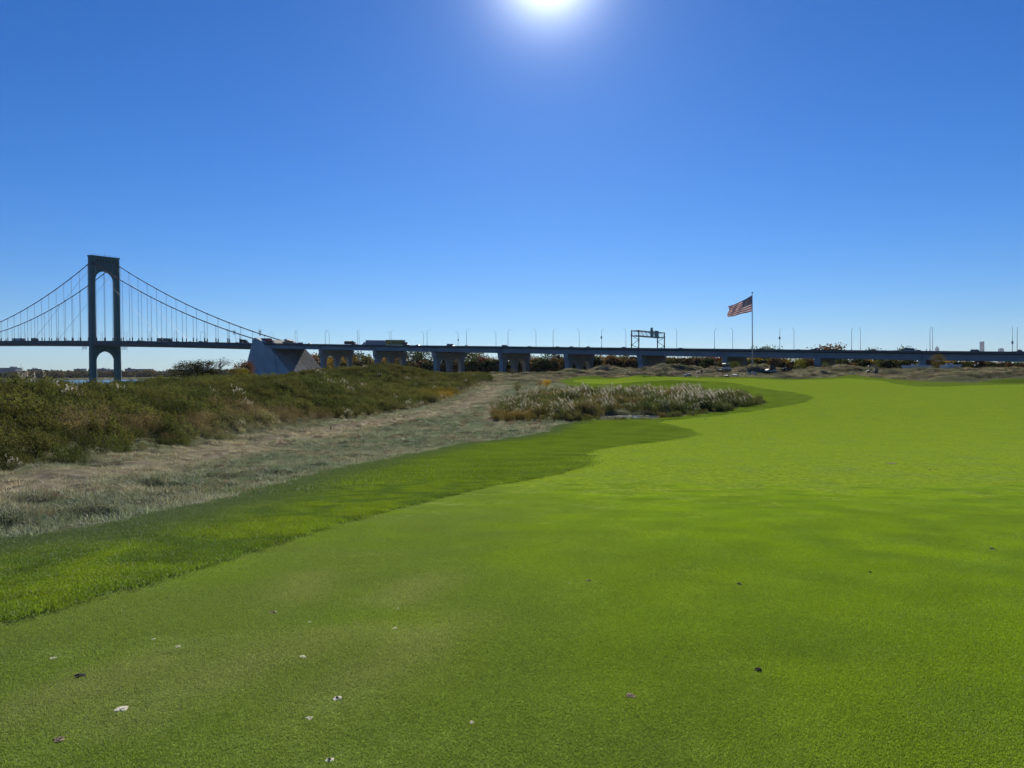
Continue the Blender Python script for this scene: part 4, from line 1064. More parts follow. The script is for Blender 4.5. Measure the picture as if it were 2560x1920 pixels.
m = simple('sign_green', (0.10, 0.21, 0.175), 0.45, 0.0, 0.15, 0.4)
simple('sign_pale', (0.24, 0.33, 0.32), 0.5)
def sign(px0, px1, y0, y1, lines, tab=None):
    s = gs1 + 0.5; 
    def u_of(px):
        # where the ray meets the plane s = const
        d = ray(px, 830); best = min(np.linspace(5, 34, 600), key=lambda u: abs((P0 + AX * s + UX * u)[0] / (P0 + AX * s + UX * u)[1] - d[0] / d[1])); return float(best)
    ua, ub = u_of(px0), u_of(px1); zt_, zb2 = z_at(px0, y0, ua), z_at(px0, y1, ua)
    return s, ua, ub, zt_, zb2
for (px0, px1, y0, y1, tabs) in ((1626, 1633.8, 825.5, 844.0, (1626.5, 1632, 819, 825.4)), (1636.5, 1646.5, 826.5, 845.5, None)):
    s, ua, ub, zt_, zb2 = sign(px0, px1, y0, y1, 3)
    mb = MB(); mb.box(BP(s, (ua + ub) / 2, (zt_ + zb2) / 2), AXV * 0.07, UXV * ((ub - ua) / 2), ZV * ((zt_ - zb2) / 2)); sg_ = world_part(mb, 'sign_panel', 'sign_green', GA)
    for k, (f, w) in enumerate(((0.22, 0.30), (0.48, 0.36), (0.72, 0.30))):
        zc2 = zt_ + (zb2 - zt_) * f
        mb = MB(); mb.box(BP(s + 0.085, (ua + ub) / 2, zc2), AXV * 0.012, UXV * ((ub - ua) * w), ZV * 0.2); world_part(mb, 'lettering_band', 'sign_pale', sg_)
    if tabs:
        s, ua, ub, zt_, zb2 = sign(*tabs, 0)
        mb = MB(); mb.box(BP(s, (ua + ub) / 2, (zt_ + zb2) / 2), AXV * 0.07, UXV * ((ub - ua) / 2), ZV * ((zt_ - zb2) / 2 + 0.03)); world_part(mb, 'route_panel', 'sign_green', GA)

# ================================================================== TREES
def tree_leaf(name, trans=0.33):
    m, nt, out = new_mat(name)
    oi = N(nt, 'ShaderNodeObjectInfo')
    f = noise(nt, 0.55, 4, 0.65, pos(nt)); f2 = noise(nt, 3.0, 2, 0.6, pos(nt))
    c = mixc(nt, 1.0, oi.outputs['Color'], ramp(nt, f, [(0.3, 0.55), (0.7, 1.3)]), 'MULTIPLY')
    c = mixc(nt, 1.0, c, ramp(nt, f2, [(0.3, 0.75), (0.7, 1.2)]), 'MULTIPLY')
    d_ = N(nt, 'ShaderNodeBsdfDiffuse'); L(nt, c, d_.inputs['Color'])
    t = N(nt, 'ShaderNodeBsdfTranslucent'); L(nt, mixc(nt, 1.0, c, (1.2, 1.1, 0.6), 'MULTIPLY'), t.inputs['Color'])
    mx = N(nt, 'ShaderNodeMixShader'); mx.inputs[0].default_value = trans
    L(nt, d_.outputs[0], mx.inputs[1]); L(nt, t.outputs[0], mx.inputs[2]); L(nt, mx.outputs[0], out.inputs['Surface'])
tree_leaf('tree_leaf')
simple('bark', (0.075, 0.062, 0.050), 0.9, 0, 0.3, 2.0, 0.1)
def make_tree(seed, h, w, trunk_h, nclump, nleaf, leaf, shape='round', limbs=9, bare=0.0):
    """returns (trunk mesh, crown mesh); height h, crown width w, standing on z=0"""
    g = np.random.default_rng(seed); mb = MB()
    lean = g.normal(0, 0.03, 2) * h; r0 = h * 0.020
    top = Vector((lean[0], lean[1], h * 0.82))
    pts = [Vector((0, 0, -0.6)), Vector((0, 0, 0)), Vector((lean[0] * 0.3, lean[1] * 0.3, h * 0.28)), Vector((lean[0] * 0.6, lean[1] * 0.6, h * 0.55)), top]
    mb.tube(pts, [r0 * 1.5, r0 * 1.15, r0 * 0.85, r0 * 0.5, r0 * 0.12], 7)
    C = []
    for i in range(nclump):
        while True:
            v = g.normal(size=3); v /= np.linalg.norm(v); q = g.uniform(0.35, 1.0) ** 0.6; v = v * q
            t = (v[2] + 1) / 2
            if shape == 'cone': wd = (1 - t) * 0.95 + 0.08
            elif shape == 'tall': wd = 0.75 + 0.25 * math.sin(t * 3.1)
            elif shape == 'vase': wd = 0.35 + 0.75 * t
            else: wd = 1.0
            break
        cz = trunk_h + (h - trunk_h) * t
        rad_ = w / 2 * wd * (0.8 + 0.4 * vnoise(np.array([math.atan2(v[1], v[0]) * 1.6 + seed]), np.array([t * 3.0 + seed * 1.7]), 5)[0])
        C.append((v[0] * rad_ + lean[0] * t, v[1] * rad_ + lean[1] * t, cz))
    C = np.array(C)
    order = g.permutation(nclump)[:limbs]
    for k in order:
        e = Vector(C[k]); s_ = max(0.25, min(0.75, (e.z / h) * 0.7)); st = Vector((lean[0] * s_, lean[1] * s_, h * s_))
        if e.z < st.z: st.z = max(trunk_h * 0.5, e.z * 0.7)
        mid = st.lerp(e, 0.5) + Vector((0, 0, 0.06 * h)) * (0.4 if shape != 'vase' else 0.1); mb.tube([st, mid, e], [r0 * 0.42, r0 * 0.26, r0 * 0.07], 5)
    if bare:
        for k in range(int(nclump * bare)):
            e = Vector(C[k % nclump]); a = Vector(g.normal(size=3)); a.z = abs(a.z) * 1.2; a.normalize()
            mb.tube([e, e + a * h * 0.08, e + a * h * 0.17 + Vector(g.normal(size=3)) * 0.15], [r0 * 0.12, r0 * 0.08, r0 * 0.03], 4)
    keep = C if not bare else C[: int(nclump * (1 - bare))]
    cr = (h - trunk_h) * 0.16
    P = np.repeat(keep, nleaf, 0) + g.normal(size=(len(keep) * nleaf, 3)) * np.array([cr * 0.75, cr * 0.75, cr * 0.55])
    P[:, 2] = np.maximum(P[:, 2], trunk_h * 0.55)
    V, F = leaves_at(P, leaf, seed + 5, 1.0, 0.62)
    return mb.mesh('trunk', 'bark', True), np_mesh('crown', V, tri(F), 'tree_leaf')
TREES = {
    'round': [make_tree(31, 12, 10, 2.2, 46, 30, 0.42), make_tree(32, 12, 11, 2.0, 52, 28, 0.42), make_tree(33, 12, 9, 2.6, 42, 30, 0.4)],
    'tall': [make_tree(41, 14, 7.5, 2.4, 46, 28, 0.42, 'tall'), make_tree(42, 14, 8, 2.0, 44, 30, 0.42, 'tall')],
    'cone': [make_tree(51, 13, 7, 1.0, 60, 26, 0.36, 'cone')],
    'thin': [make_tree(61, 13, 9, 3.0, 46, 12, 0.36, 'vase', 16, 0.35), make_tree(62, 12, 8, 3.0, 40, 14, 0.36, 'round', 16, 0.3)],
    'low': [make_tree(71, 4, 5.5, 0.25, 34, 30, 0.24), make_tree(72, 3.6, 5, 0.2, 30, 30, 0.24)],
}
def tree(kind, base, h, wfac, colr, label, group, name='tree', var=None, rz=None):
    tr, cr = TREES[kind][random.randrange(len(TREES[kind])) if var is None else var]
    hh = {'round': 12, 'tall': 14, 'cone': 13, 'thin': 13, 'low': 3.8}[kind]
    r_ = empty(name, base, random.uniform(0, 6.28) if rz is None else rz)
    k = h / hh
    for nm, me in (('trunk', tr), ('crown', cr)):
        o = put(nm, me, r_); o.scale = (k * wfac, k * wfac, k); o.color = (*colr, 1)
    return tag(r_, label, 'shrub' if name == 'shrub' else 'tree', group)
COLS = {'dark green': (0.030, 0.045, 0.018), 'green': (0.055, 0.075, 0.022), 'olive': (0.095, 0.090, 0.028), 'russet': (0.115, 0.058, 0.028), 'orange': (0.19, 0.092, 0.030), 'golden': (0.30, 0.20, 0.035),
        'brown': (0.105, 0.070, 0.040), 'red': (0.140, 0.040, 0.034), 'yellow-green': (0.17, 0.17, 0.035), 'yellow': (0.42, 0.28, 0.03)}
# belt of autumn trees behind the viaduct: (column, row of the top, how far behind the far edge, kind, colour)
BELT = [
    (1098, 874, 30, 'round', 'dark green'), (1055, 876, 38, 'round', 'green'), (1030, 881, 22, 'round', 'dark green'), (1014, 888, 30, 'round', 'orange'), (984, 886, 34, 'round', 'golden'),
    (960, 893, 40, 'tall', 'dark green'), (948, 897, 24, 'round', 'golden'), (915, 891, 20, 'round', 'olive'), (895, 880, 46, 'round', 'dark green'), (880, 897, 30, 'tall', 'golden'), (860, 884, 26, 'round', 'brown'),
    (845, 893, 16, 'low', 'yellow'), (812, 886, 26, 'round', 'olive'), (795, 892, 40, 'round', 'russet'), (780, 886, 52, 'round', 'orange'), (828, 889, 44, 'tall', 'russet'), (868, 905, 12, 'low', 'golden'), (905, 912, 14, 'low', 'golden'),
    (1130, 878, 40, 'round', 'dark green'), (1165, 876, 34, 'round', 'dark green'), (1190, 884, 28, 'round', 'olive'), (1212, 893, 22, 'round', 'red'), (1228, 894, 40, 'round', 'olive'), (1180, 897, 18, 'round', 'green'),
    (1255, 897, 26, 'tall', 'brown'), (1288, 897, 30, 'cone', 'olive'), (1305, 903, 22, 'round', 'dark green'), (1325, 889, 38, 'tall', 'orange'), (1338, 892, 26, 'round', 'brown'), (1350, 893, 50, 'cone', 'green'),
    (1372, 884, 60, 'thin', 'green'), (1382, 882, 28, 'round', 'dark green'), (1358, 905, 20, 'round', 'russet'), (1400, 893, 34, 'round', 'brown'), (1430, 894, 30, 'round', 'dark green'), (1460, 888, 40, 'round', 'brown'),
    (1490, 886, 30, 'round', 'green'), (1510, 893, 26, 'round', 'orange'), (1530, 889, 34, 'round', 'olive'), (1560, 886, 24, 'round', 'olive'), (1580, 892, 44, 'thin', 'brown'), (1610, 893, 40, 'round', 'dark green'),
    (1655, 889, 34, 'round', 'dark green'), (1672, 892, 22, 'thin', 'orange'), (1690, 891, 30, 'thin', 'brown'), (1712, 893, 26, 'round', 'orange'), (1738, 893, 30, 'round', 'dark green'), (1760, 890, 40, 'round', 'green'),
    (1785, 890, 22, 'round', 'red'), (1815, 893, 34, 'round', 'dark green'), (1850, 889, 30, 'round', 'brown'), (1885, 891, 36, 'round', 'golden'), (1900, 873, 70, 'round', 'dark green'), (1928, 872, 80, 'round', 'green'), (1920, 895, 26, 'round', 'olive'),
    (1955, 893, 30, 'round', 'orange'), (1985, 894, 24, 'round', 'yellow-green'), (2010, 893, 34, 'round', 'brown'), (2025, 898, 30, 'round', 'dark green'), (2060, 866, 60, 'round', 'russet'), (2088, 867, 66, 'round', 'brown'),
    (2100, 896, 30, 'round', 'green'), (2130, 893, 26, 'round', 'dark green'), (2160, 895, 30, 'round', 'golden'), (2185, 875, 80, 'round', 'dark green'), (2205, 896, 34, 'round', 'dark green'), (2235, 896, 26, 'round', 'olive'), (2262, 865, 50, 'tall', 'dark green'),
    (2275, 898, 36, 'round', 'dark green'), (2310, 900, 40, 'thin', 'brown'), (2375, 901, 30, 'round', 'golden'), (2400, 900, 36, 'round', 'orange'), (2425, 901, 30, 'thin', 'brown'), (2465, 902, 24, 'round', 'olive'), (2490, 906, 30, 'round', 'orange'),
    (2530, 903, 26, 'round', 'dark green'), (2558, 904, 34, 'round', 'brown'), (2600, 902, 40, 'round', 'golden'), (2450, 905, 60, 'round', 'russet'), (2350, 903, 44, 'round', 'dark green')]
seen_lab = {}
pier_px = [789, 924, 1072, 1237, 1401, 1585, 1797, 2029, 2290, 2700]
for (px, py, back, kind, cn_) in BELT:
    s = s_at(px, 32 + back, 890); p = BP(s, 32 + back, 0); g0 = tz(p.x, p.y); d = ray(px, py); ztop = CAM_Z + d[2] / d[1] * p.y
    h = max(4.5, (ztop - g0)) * (1.04); 
    if kind == 'low': h = max(3.5, h)
    bay = sum(1 for q in pier_px if px > q)
    where = 'behind the viaduct left of pier one' if bay == 0 else (f'behind the viaduct right of its {ORD[bay - 1]} pier')
    kd = {'round': 'rounded', 'tall': 'tall narrow', 'cone': 'conical', 'thin': 'sparse-leaved', 'low': 'low bushy'}[kind]
    lab = f'{kd} {cn_} tree {where}'
    n_ = seen_lab.get(lab, 0); seen_lab[lab] = n_ + 1
    if n_: lab = f'{kd} {cn_} tree, {ORD[n_]} such {where}'
    w_ = 1.0 if kind != 'round' else random.uniform(0.9, 1.25)
    if kind == 'round' and h < 9: w_ *= 1.25
    jit = random.uniform(0.85, 1.2)
    tree(kind if kind != 'low' else 'round', (p.x, p.y, g0), h, w_, tuple(c * jit for c in COLS[cn_]), lab, 'autumn trees behind the viaduct')
# undergrowth closing the belt below the crowns
sx = []; 
for s in np.arange(4, 520, 2.2):
    for back in (32 + random.uniform(-4, 8), 50 + random.uniform(-6, 12), 84 + random.uniform(-9, 12)):
        sx.append((s + random.uniform(-2, 2), back))
sx = np.array(sx); PX = P0[0] + AX[0] * sx[:, 0] + UX[0] * (sx[:, 1] + 10); PY = P0[1] + AX[1] * sx[:, 0] + UX[1] * (sx[:, 1] + 10)
def bush_source(seed, w, h, n, leaf):
    g = np.random.default_rng(seed); v = g.normal(size=(n, 3)); v /= np.linalg.norm(v, axis=1)[:, None]; v *= g.uniform(0.4, 1, n)[:, None] ** 0.5
    P = np.c_[v[:, 0] * w, v[:, 1] * w, (v[:, 2] * 0.5 + 0.5) * h]
    return source('u', [(*leaves_at(P, leaf, seed + 1, 1.0, 0.62), 0)], ['brush_leaf'])
und_s = np.array([max(0.6, min(2.6, (zp(s_) - 2.9) / 4.6)) for s_ in sx[:, 0]]) * rng.uniform(0.55, 1.0, len(PX))
us = [bush_source(90 + i, 2.3, 4.6, 420, 0.40) for i in range(3)]
pal = np.array([COLS['dark green'], COLS['dark green'], COLS['green'], COLS['brown'], COLS['olive'], COLS['brown'], (0.035, 0.032, 0.02), COLS['dark green']])
scatter('undergrowth', us, PX, PY, rng.integers(0, 3, len(PX)), und_s, rng.uniform(0, 6, len(PX)), pal[rng.integers(0, len(pal), len(PX))] * rng.uniform(0.7, 1.2, (len(PX), 1)),
        'dark tangled undergrowth below the trees behind the viaduct', 'undergrowth', align=False)
# trees and shrubs standing on their own
def solo(px, ytop, ybase, D, kind, colr, label, wfac=1.0, name='tree', var=0, group=None):
    p = at(px, ybase, D); g0 = tz(p.x, D); top = at(px, ytop, D).z
    return tree(kind, (p.x, D, g0), max(top - g0, 0.8), wfac, colr, label, group, name, var)
TREES['fine'] = [make_tree(81, 13, 11, 2.6, 64, 70, 0.20), make_tree(82, 13, 12, 2.2, 60, 46, 0.20, 'vase', 22, 0.3), make_tree(83, 13, 12, 2.6, 80, 14, 0.22, 'round', 40, 0.5), make_tree(84, 13, 13, 1.6, 80, 60, 0.34, 'round', 26, 0.12), make_tree(85, 13, 13, 1.4, 70, 44, 0.32, 'round', 26, 0.2)]
def solo_fine(px, ytop, D, var, colr, label, wfac=1.0, name='tree', group=None):
    p = at(px, 940, D); g0 = tz(p.x, D); top = at(px, ytop, D).z; hh = top - g0
    tr, cr = TREES['fine'][var]; r_ = empty(name, (p.x, D, g0), random.uniform(0, 6)); k = hh / 13
    for nm, me in (('trunk', tr), ('crown', cr)):
        o = put(nm, me, r_); o.scale = (k * wfac, k * wfac, k); o.color = (*colr, 1)
    return tag(r_, label, 'shrub' if name == 'shrub' else 'tree', group)
solo_fine(462, 904, 250, 4, (0.045, 0.050, 0.020), 'ragged dark tree left of the bare-topped one beyond the berm', 1.45, group='dark trees beyond the berm')
solo_fine(508, 903, 255, 3, (0.032, 0.040, 0.018), 'dense dark tree between two ragged ones beyond the berm', 1.5, group='dark trees beyond the berm')
solo_fine(550, 894, 250, 2, (0.050, 0.052, 0.026), 'bare-topped dark tree with visible branches beyond the berm', 1.45, group='dark trees beyond the berm')
solo_fine(402, 938, 230, 0, (0.22, 0.19, 0.04), 'small yellow-green bush near the water beyond the berm', 0.9, 'shrub')
solo_fine(432, 944, 235, 1, (0.11, 0.10, 0.03), 'low olive bush left of the dark trees beyond the berm', 1.3, 'shrub')
solo_fine(588, 918, 270, 0, (0.13, 0.11, 0.03), 'low olive shrub right of the dark trees beyond the berm', 1.1, 'shrub')
solo('x' and 612, 901, 930, 470, 'round', COLS['russet'], 'russet tree beside the left face of the anchorage', 1.0, var=0)
solo(606, 921, 930, 330, 'round', (0.2, 0.17, 0.03), 'yellow-green shrub in front of the anchorage corner', 1.2, 'shrub', 1)
solo_fine(2346, 883, 236, 0, (0.125, 0.100, 0.030), 'round olive and gold tree standing before the viaduct by the white building', 0.82)
solo_fine(2192, 898, 232, 1, (0.115, 0.120, 0.045), 'slim pale-leaved tree behind the golf cart near the viaduct', 0.6)
solo_fine(2063, 903, 228, 1, (0.11, 0.13, 0.05), 'small pale sapling by the eighth viaduct pier', 0.7, 'shrub')
solo_fine(1832, 902, 235, 0, (0.09, 0.11, 0.03), 'low green bush by the seventh viaduct pier', 1.2, 'shrub')
solo_fine(2000, 899, 232, 0, (0.14, 0.15, 0.035), 'yellow-green bush left of the eighth viaduct pier', 1.0, 'shrub')
solo_fine(1249, 929, 190, 0, (0.16, 0.17, 0.035), 'bright yellow-green bush in the saddle between berm and pond', 1.25, 'shrub')
solo_fine(1213, 936, 200, 0, (0.13, 0.14, 0.035), 'low green bush left of the bright yellow-green one in the saddle', 1.4, 'shrub')
solo_fine(1282, 920, 215, 1, (0.075, 0.075, 0.045), 'grey-brown bush behind the saddle below the fourth viaduct pier', 1.2, 'shrub')
solo_fine(1293, 951, 118, 1, (0.10, 0.105, 0.028), 'tall leggy green shrub at the left end of the reeds', 0.85, 'shrub')
solo_fine(1367, 948, 140, 0, (0.46, 0.30, 0.02), 'small bright yellow shrub behind the reeds', 1.1, 'shrub')
solo_fine(1350, 951, 142, 1, (0.23, 0.16, 0.09), 'tan dry shrub beside the bright yellow one behind the reeds', 1.6, 'shrub')

# ================================================================== FAR SHORE AND SKYLINE
FS = 1800.0
g = np.random.default_rng(77)
P = []; T_ = []
for row in range(3):
    for px in np.arange(-260, 1320, 5.0):
        px2 = px + g.uniform(-4, 4); D = FS - 70 + row * 70 + g.uniform(-25, 25); d = ray(px2, 935)
        lump = vnoise(np.array([px2 / 34.0]), np.array([row * 3.0]), 91)[0]
        P.append((d[0] / d[1] * D, D, -5.2, (7.5 + 10 * lump + 2.0 * row) * g.uniform(0.8, 1.15)))
P = np.array(P)
def far_crown(seed):
    g2 = np.random.default_rng(seed); v = g2.normal(size=(110, 3)); v /= np.linalg.norm(v, axis=1)[:, None]; v *= g2.uniform(0.55, 1, 110)[:, None]
    return source('f', [(*leaves_at(np.c_[v[:, 0] * 0.55, v[:, 1] * 0.55, v[:, 2] * 0.48 + 0.5], 0.13, seed + 1, 1.0, 0.7), 0)], ['brush_leaf'])
palf = np.array([(0.05, 0.055, 0.03), (0.075, 0.07, 0.035), (0.10, 0.075, 0.045), (0.11, 0.085, 0.04), (0.06, 0.07, 0.035)])
scatter('far_woods', [far_crown(i) for i in (1, 2, 3)], P[:, 0], P[:, 1], g.integers(0, 3, len(P)), P[:, 3], g.uniform(0, 6, len(P)), palf[g.integers(0, 5, len(P))] * g.uniform(0.8, 1.25, (len(P), 1)),
        'band of autumn woods along the far shore of the river', 'woods', align=False, z=P[:, 2])
simple('far_wall', (0.22, 0.21, 0.22), 0.8, 0, 0.1, 0.05); simple('far_wall_pink', (0.26, 0.19, 0.20), 0.8, 0, 0.1, 0.05); simple('far_wall_pale', (0.34, 0.34, 0.35), 0.8, 0, 0.1, 0.05)
simple('far_roof', (0.12, 0.12, 0.13), 0.8, 0, 0.1, 0.05); simple('far_window', (0.06, 0.07, 0.09), 0.3, 0, 0.1, 0.05); simple('white_paint', (0.62, 0.63, 0.63), 0.6, 0, 0.1, 0.5)
def block(px0, px1, ytop, D, mat, label, boxes=(), rows=4, cols=8, gable=False, name='apartment_block', pale=None):
    a = at(px0, ytop, D); b = at(px1, ytop, D); zb = -6.0; w = b.x - a.x; dep = min(max(w * 0.5, 12), 40); zt_ = a.z
    r_ = empty(name, ((a.x + b.x) / 2, D, zb)); H = zt_ - zb
    mb = MB(); mb.abox(-w / 2, w / 2, 0, dep, 0, H - (w * 0.28 if gable else 0)); mb.build('wall', mat, r_)
    if gable:
        mb = MB(); mb.prism([(-w / 2 - 0.5, H - w * 0.28), (w / 2 + 0.5, H - w * 0.28), (0, H)], (0, -0.4, 0), (1, 0, 0), (0, 0, 1), (0, dep + 0.8, 0)); mb.build('roof', 'far_roof', r_)
    else:
        mb = MB(); mb.abox(-w / 2 - 0.3, w / 2 + 0.3, -0.3, dep + 0.3, H, H + 0.8); rf = mb.build('roof', 'far_roof', r_)
        for (f0, f1, hh) in boxes:
            mb = MB(); mb.abox(-w / 2 + w * f0, -w / 2 + w * f1, dep * 0.2, dep * 0.7, H + 0.8, H + 0.8 + hh); mb.build('roof_housing', mat, rf)
    for i in range(rows):
        for j in range(cols):
            x = -w / 2 + w * (j + 0.5) / cols; z = H * (0.45 if not gable else 0.3) + (H * 0.5 * (i + 0.5) / rows) * (1 if not gable else 0.6); ww = w / cols * 0.28
            mb = MB(); mb.abox(x - ww, x + ww, -0.12, 0.3, z - 0.9, z + 0.9); mb.build('window', 'far_window', r_)
    return tag(r_, label, 'building', 'buildings on the far shore')
block(-20, 37, 920.3, 2300, 'far_wall_pale', 'long pale apartment slab with roof housing at the left edge of the far shore', ((0.72, 0.88, 3.5),), 4, 12)
block(67, 74, 923.8, 2300, 'far_wall', 'small slim tower on the far shore right of the long slab', (), 4, 2)
block(77, 98, 923.2, 2250, 'far_wall_pink', 'pinkish apartment block with stepped roof on the far shore', ((0.12, 0.2, 3.5), (0.4, 0.62, 2.2)), 4, 5)
block(98, 115, 925.8, 2250, 'far_wall', 'grey-blue block adjoining the pinkish one on the far shore', (), 4, 4)
block(164, 178, 925.0, 2100, 'far_wall', 'gabled house rising above the far shore woods', (), 1, 3, True, 'gabled_house')
block(184, 202, 923.0, 2300, 'far_wall', 'flat-roofed grey block left of the bridge tower on the far shore', ((0.4, 0.6, 1.5),), 4, 5)
block(203, 211, 922.3, 2300, 'far_wall_pale', 'pale narrow block against the bridge tower on the far shore', (), 4, 3)
block(243, 262, 922.0, 2350, 'far_wall', 'wide grey block seen between the bridge tower legs', ((0.55, 0.75, 2),), 4, 6)
block(262, 284, 924.0, 2350, 'far_wall_pale', 'lower pale block seen between the bridge tower legs', ((0.3, 0.4, 3),), 3, 6)
block(284, 302, 925.5, 2350, 'far_wall', 'lowest block beside the right bridge tower leg on the far shore', (), 3, 5)
block(312, 332, 922.5, 2350, 'far_wall', 'stepped grey block right of the bridge tower on the far shore', ((0.3, 0.6, 3.0),), 3, 5)
block(335, 375, 923.2, 2300, 'far_wall_pale', 'long pale flat-roofed block right of the bridge tower on the far shore', (), 4, 10)
block(440, 470, 924.3, 2300, 'far_wall', 'dark flat block partly behind the ragged dark trees', (), 3, 6)
mb = MB(); p = at(421, 944, 1500); mb.abox(-11, 11, 0, 9, 0, 3.4); r_ = empty('waterfront_shed', (p.x, 1640, -6.5)); mb.build('wall', 'white_paint', r_)
mb = MB(); mb.abox(-11.5, 11.5, -0.5, 9.5, 3.402, 3.9); mb.build('roof', 'white_paint', r_); tag(r_, 'low white shed at the water edge on the far shore', 'shed')
simple('tower_glass', (0.20, 0.25, 0.32), 0.4, 0, 0.1, 0.01)
def skyline(px0, px1, ytop, D, label, spire=None, steps=()):
    a = at(px0, ytop, D); b = at(px1, ytop, D); w = b.x - a.x; H = a.z + 6
    r_ = empty('skyscraper', ((a.x + b.x) / 2, D, -6))
    mb = MB(); mb.abox(-w / 2, w / 2, 0, w, 0, H); sh = mb.build('shaft', 'tower_glass', r_)
    nfl = 9
    for i in range(nfl):
        mb = MB(); z = H * (0.3 + 0.68 * i / nfl); mb.abox(-w / 2 - 0.6, w / 2 + 0.6, -0.6, w + 0.6, z, z + 3); mb.build('floor_band', 'far_wall', sh)
    for (f, dy) in steps:
        mb = MB(); hh = -dy / 1920 * D; mb.abox(-w / 2 * f, w / 2 * f, w * (1 - f) / 2, w * (1 + f) / 2, H + 0.01, H + hh); mb.build('setback', 'tower_glass', r_); 
    if spire:
        mb = MB(); mb.tube([(0, w / 2, H), (0, w / 2, H + spire / 1920 * D)], [w * 0.10, 0.8], 6); mb.build('spire', 'tower_glass', r_)
    return tag(r_, label, 'skyscraper', 'distant skyline towers')
skyline(2453.5, 2461, 853.6, 11700, 'tall slab-sided square skyscraper in haze above the viaduct')
skyline(2341, 2348, 870.5, 13500, 'stepped skyscraper with a thin spire in haze above the viaduct', 11, ((0.6, -4),))
skyline(2501, 2510, 871.5, 10500, 'short hazy tower with a flat top at the far right', None, ((0.6, -1.2),))
skyline(2316, 2318, 872.5, 12500, 'needle-thin hazy tower left of the stepped one', 6)

# ================================================================== VEHICLES ON THE BRIDGE
obj_paint('car_paint', 0.55, 0.3, 0.0)
simple('glass', (0.02, 0.025, 0.03), 0.35, 0, 0.05, 1.0, 0.6); simple('rubber', (0.02, 0.02, 0.02), 0.85); simple('chrome', (0.35, 0.36, 0.37), 0.3, 0.7)
simple('lamp_red', (0.35, 0.02, 0.02), 0.3); simple('lamp_clear', (0.7, 0.7, 0.68), 0.2)
def car_meshes(L_, W_, Hh, hood, cab0, cab1, belt, slope_f, slope_r):
    """side profile along x (front +), returns part meshes"""
    h2 = L_ / 2; w = W_ / 2
    body = MB(); body.prism([(-h2, 0.35), (-h2, belt - 0.08), (-h2 + 0.1, belt), (cab0 - 0.1, belt + 0.02), (cab1 + 0.1, belt), (h2 - 0.5, hood), (h2 - 0.05, hood - 0.15), (h2, 0.42), (h2 - 0.15, 0.28), (-h2 + 0.15, 0.28)], (0, -w, 0), (1, 0, 0), (0, 0, 1), (0, 2 * w, 0))
    cab = MB(); ww = w - 0.06; wt = w - 0.2
    q = [(cab0, belt + 0.01), (cab0 + slope_r, Hh - 0.06), (cab1 - slope_f, Hh - 0.06), (cab1, belt + 0.01)]
    cab.add([(x, -ww if i in (0, 3) else -wt, z) for i, (x, z) in enumerate(q)] + [(x, ww if i in (0, 3) else wt, z) for i, (x, z) in enumerate(q)], [(0, 1, 2, 3), (7, 6, 5, 4), (0, 4, 5, 1), (1, 5, 6, 2), (2, 6, 7, 3), (3, 7, 4, 0)])
    roof = MB(); roof.abox(cab0 + slope_r - 0.05, cab1 - slope_f + 0.05, -wt - 0.03, wt + 0.03, Hh - 0.07, Hh)
    for x in (cab0 + slope_r * 0.5, (cab0 + cab1) / 2, ):
        for sd in (-1, 1): roof.box((x, sd * (w - 0.12), (belt + Hh) / 2 - 0.02), (0.05, 0, 0), (0, 0.03, 0), (0, -0.06 * sd, (Hh - belt) / 2))
    wh = MB(); wh.lathe([(0.12, -0.1), (0.3, -0.11), (0.33, -0.08), (0.33, 0.08), (0.3, 0.11), (0.12, 0.1)], n=12, axis='Y')
    rim = MB(); rim.lathe([(0.0, -0.115), (0.2, -0.115), (0.2, 0.115), (0.0, 0.115)], n=10, axis='Y')
    return dict(body=body.mesh('body', 'car_paint'), cabin=cab.mesh('windows', 'glass'), roof=roof.mesh('roof', 'car_paint'), wheel=wh.mesh('wheel', 'rubber'), rim=rim.mesh('rim', 'chrome'), L=L_, W=W_, belt=belt)
HL = MB().abox(-0.04, 0.04, -0.18, 0.18, -0.08, 0.08).mesh('headlight', 'lamp_clear'); TL = MB().abox(-0.04, 0.04, -0.16, 0.16, -0.1, 0.1).mesh('tail_light', 'lamp_red')
CARS = {'sedan': car_meshes(4.6, 1.8, 1.46, 0.86, -1.75, 0.9, 0.95, 0.75, 0.6), 'suv': car_meshes(4.8, 1.95, 1.80, 1.02, -2.3, 1.05, 1.1, 0.6, 0.25), 'van': car_meshes(5.4, 2.0, 2.15, 1.15, -2.6, 1.75, 1.25, 0.7, 0.1), 'pickup': car_meshes(5.6, 1.95, 1.85, 1.08, -0.5, 1.2, 1.15, 0.55, 0.2)}
def car(kind, loc, rz, colr, label, group=None, slope=0.0):
    c = CARS[kind]; r_ = empty('car' if kind in ('sedan', 'suv') else kind if kind == 'van' else 'pickup_truck', loc, rz); r_.rotation_euler = (0, slope, rz)
    for nm, k in (('body', 'body'), ('windows', 'cabin'), ('roof', 'roof')): put(nm, c[k], r_)
    for x in (-c['L'] * 0.3, c['L'] * 0.31):
        for y in (-c['W'] / 2 + 0.05, c['W'] / 2 - 0.05):
            w_ = put('wheel', c['wheel'], r_, (x, y, 0.33)); put('rim', c['rim'], w_)
    for y in (-0.6, 0.6):
        put('headlight', HL, r_, (c['L'] / 2 - 0.01, y, 0.68)); put('tail_light', TL, r_, (-c['L'] / 2 - 0.005, y, c['belt'] - 0.25))
    set_color(r_, colr); return tag(r_, label, {'sedan': 'car', 'suv': 'car', 'van': 'van', 'pickup': 'pickup'}[kind], group)
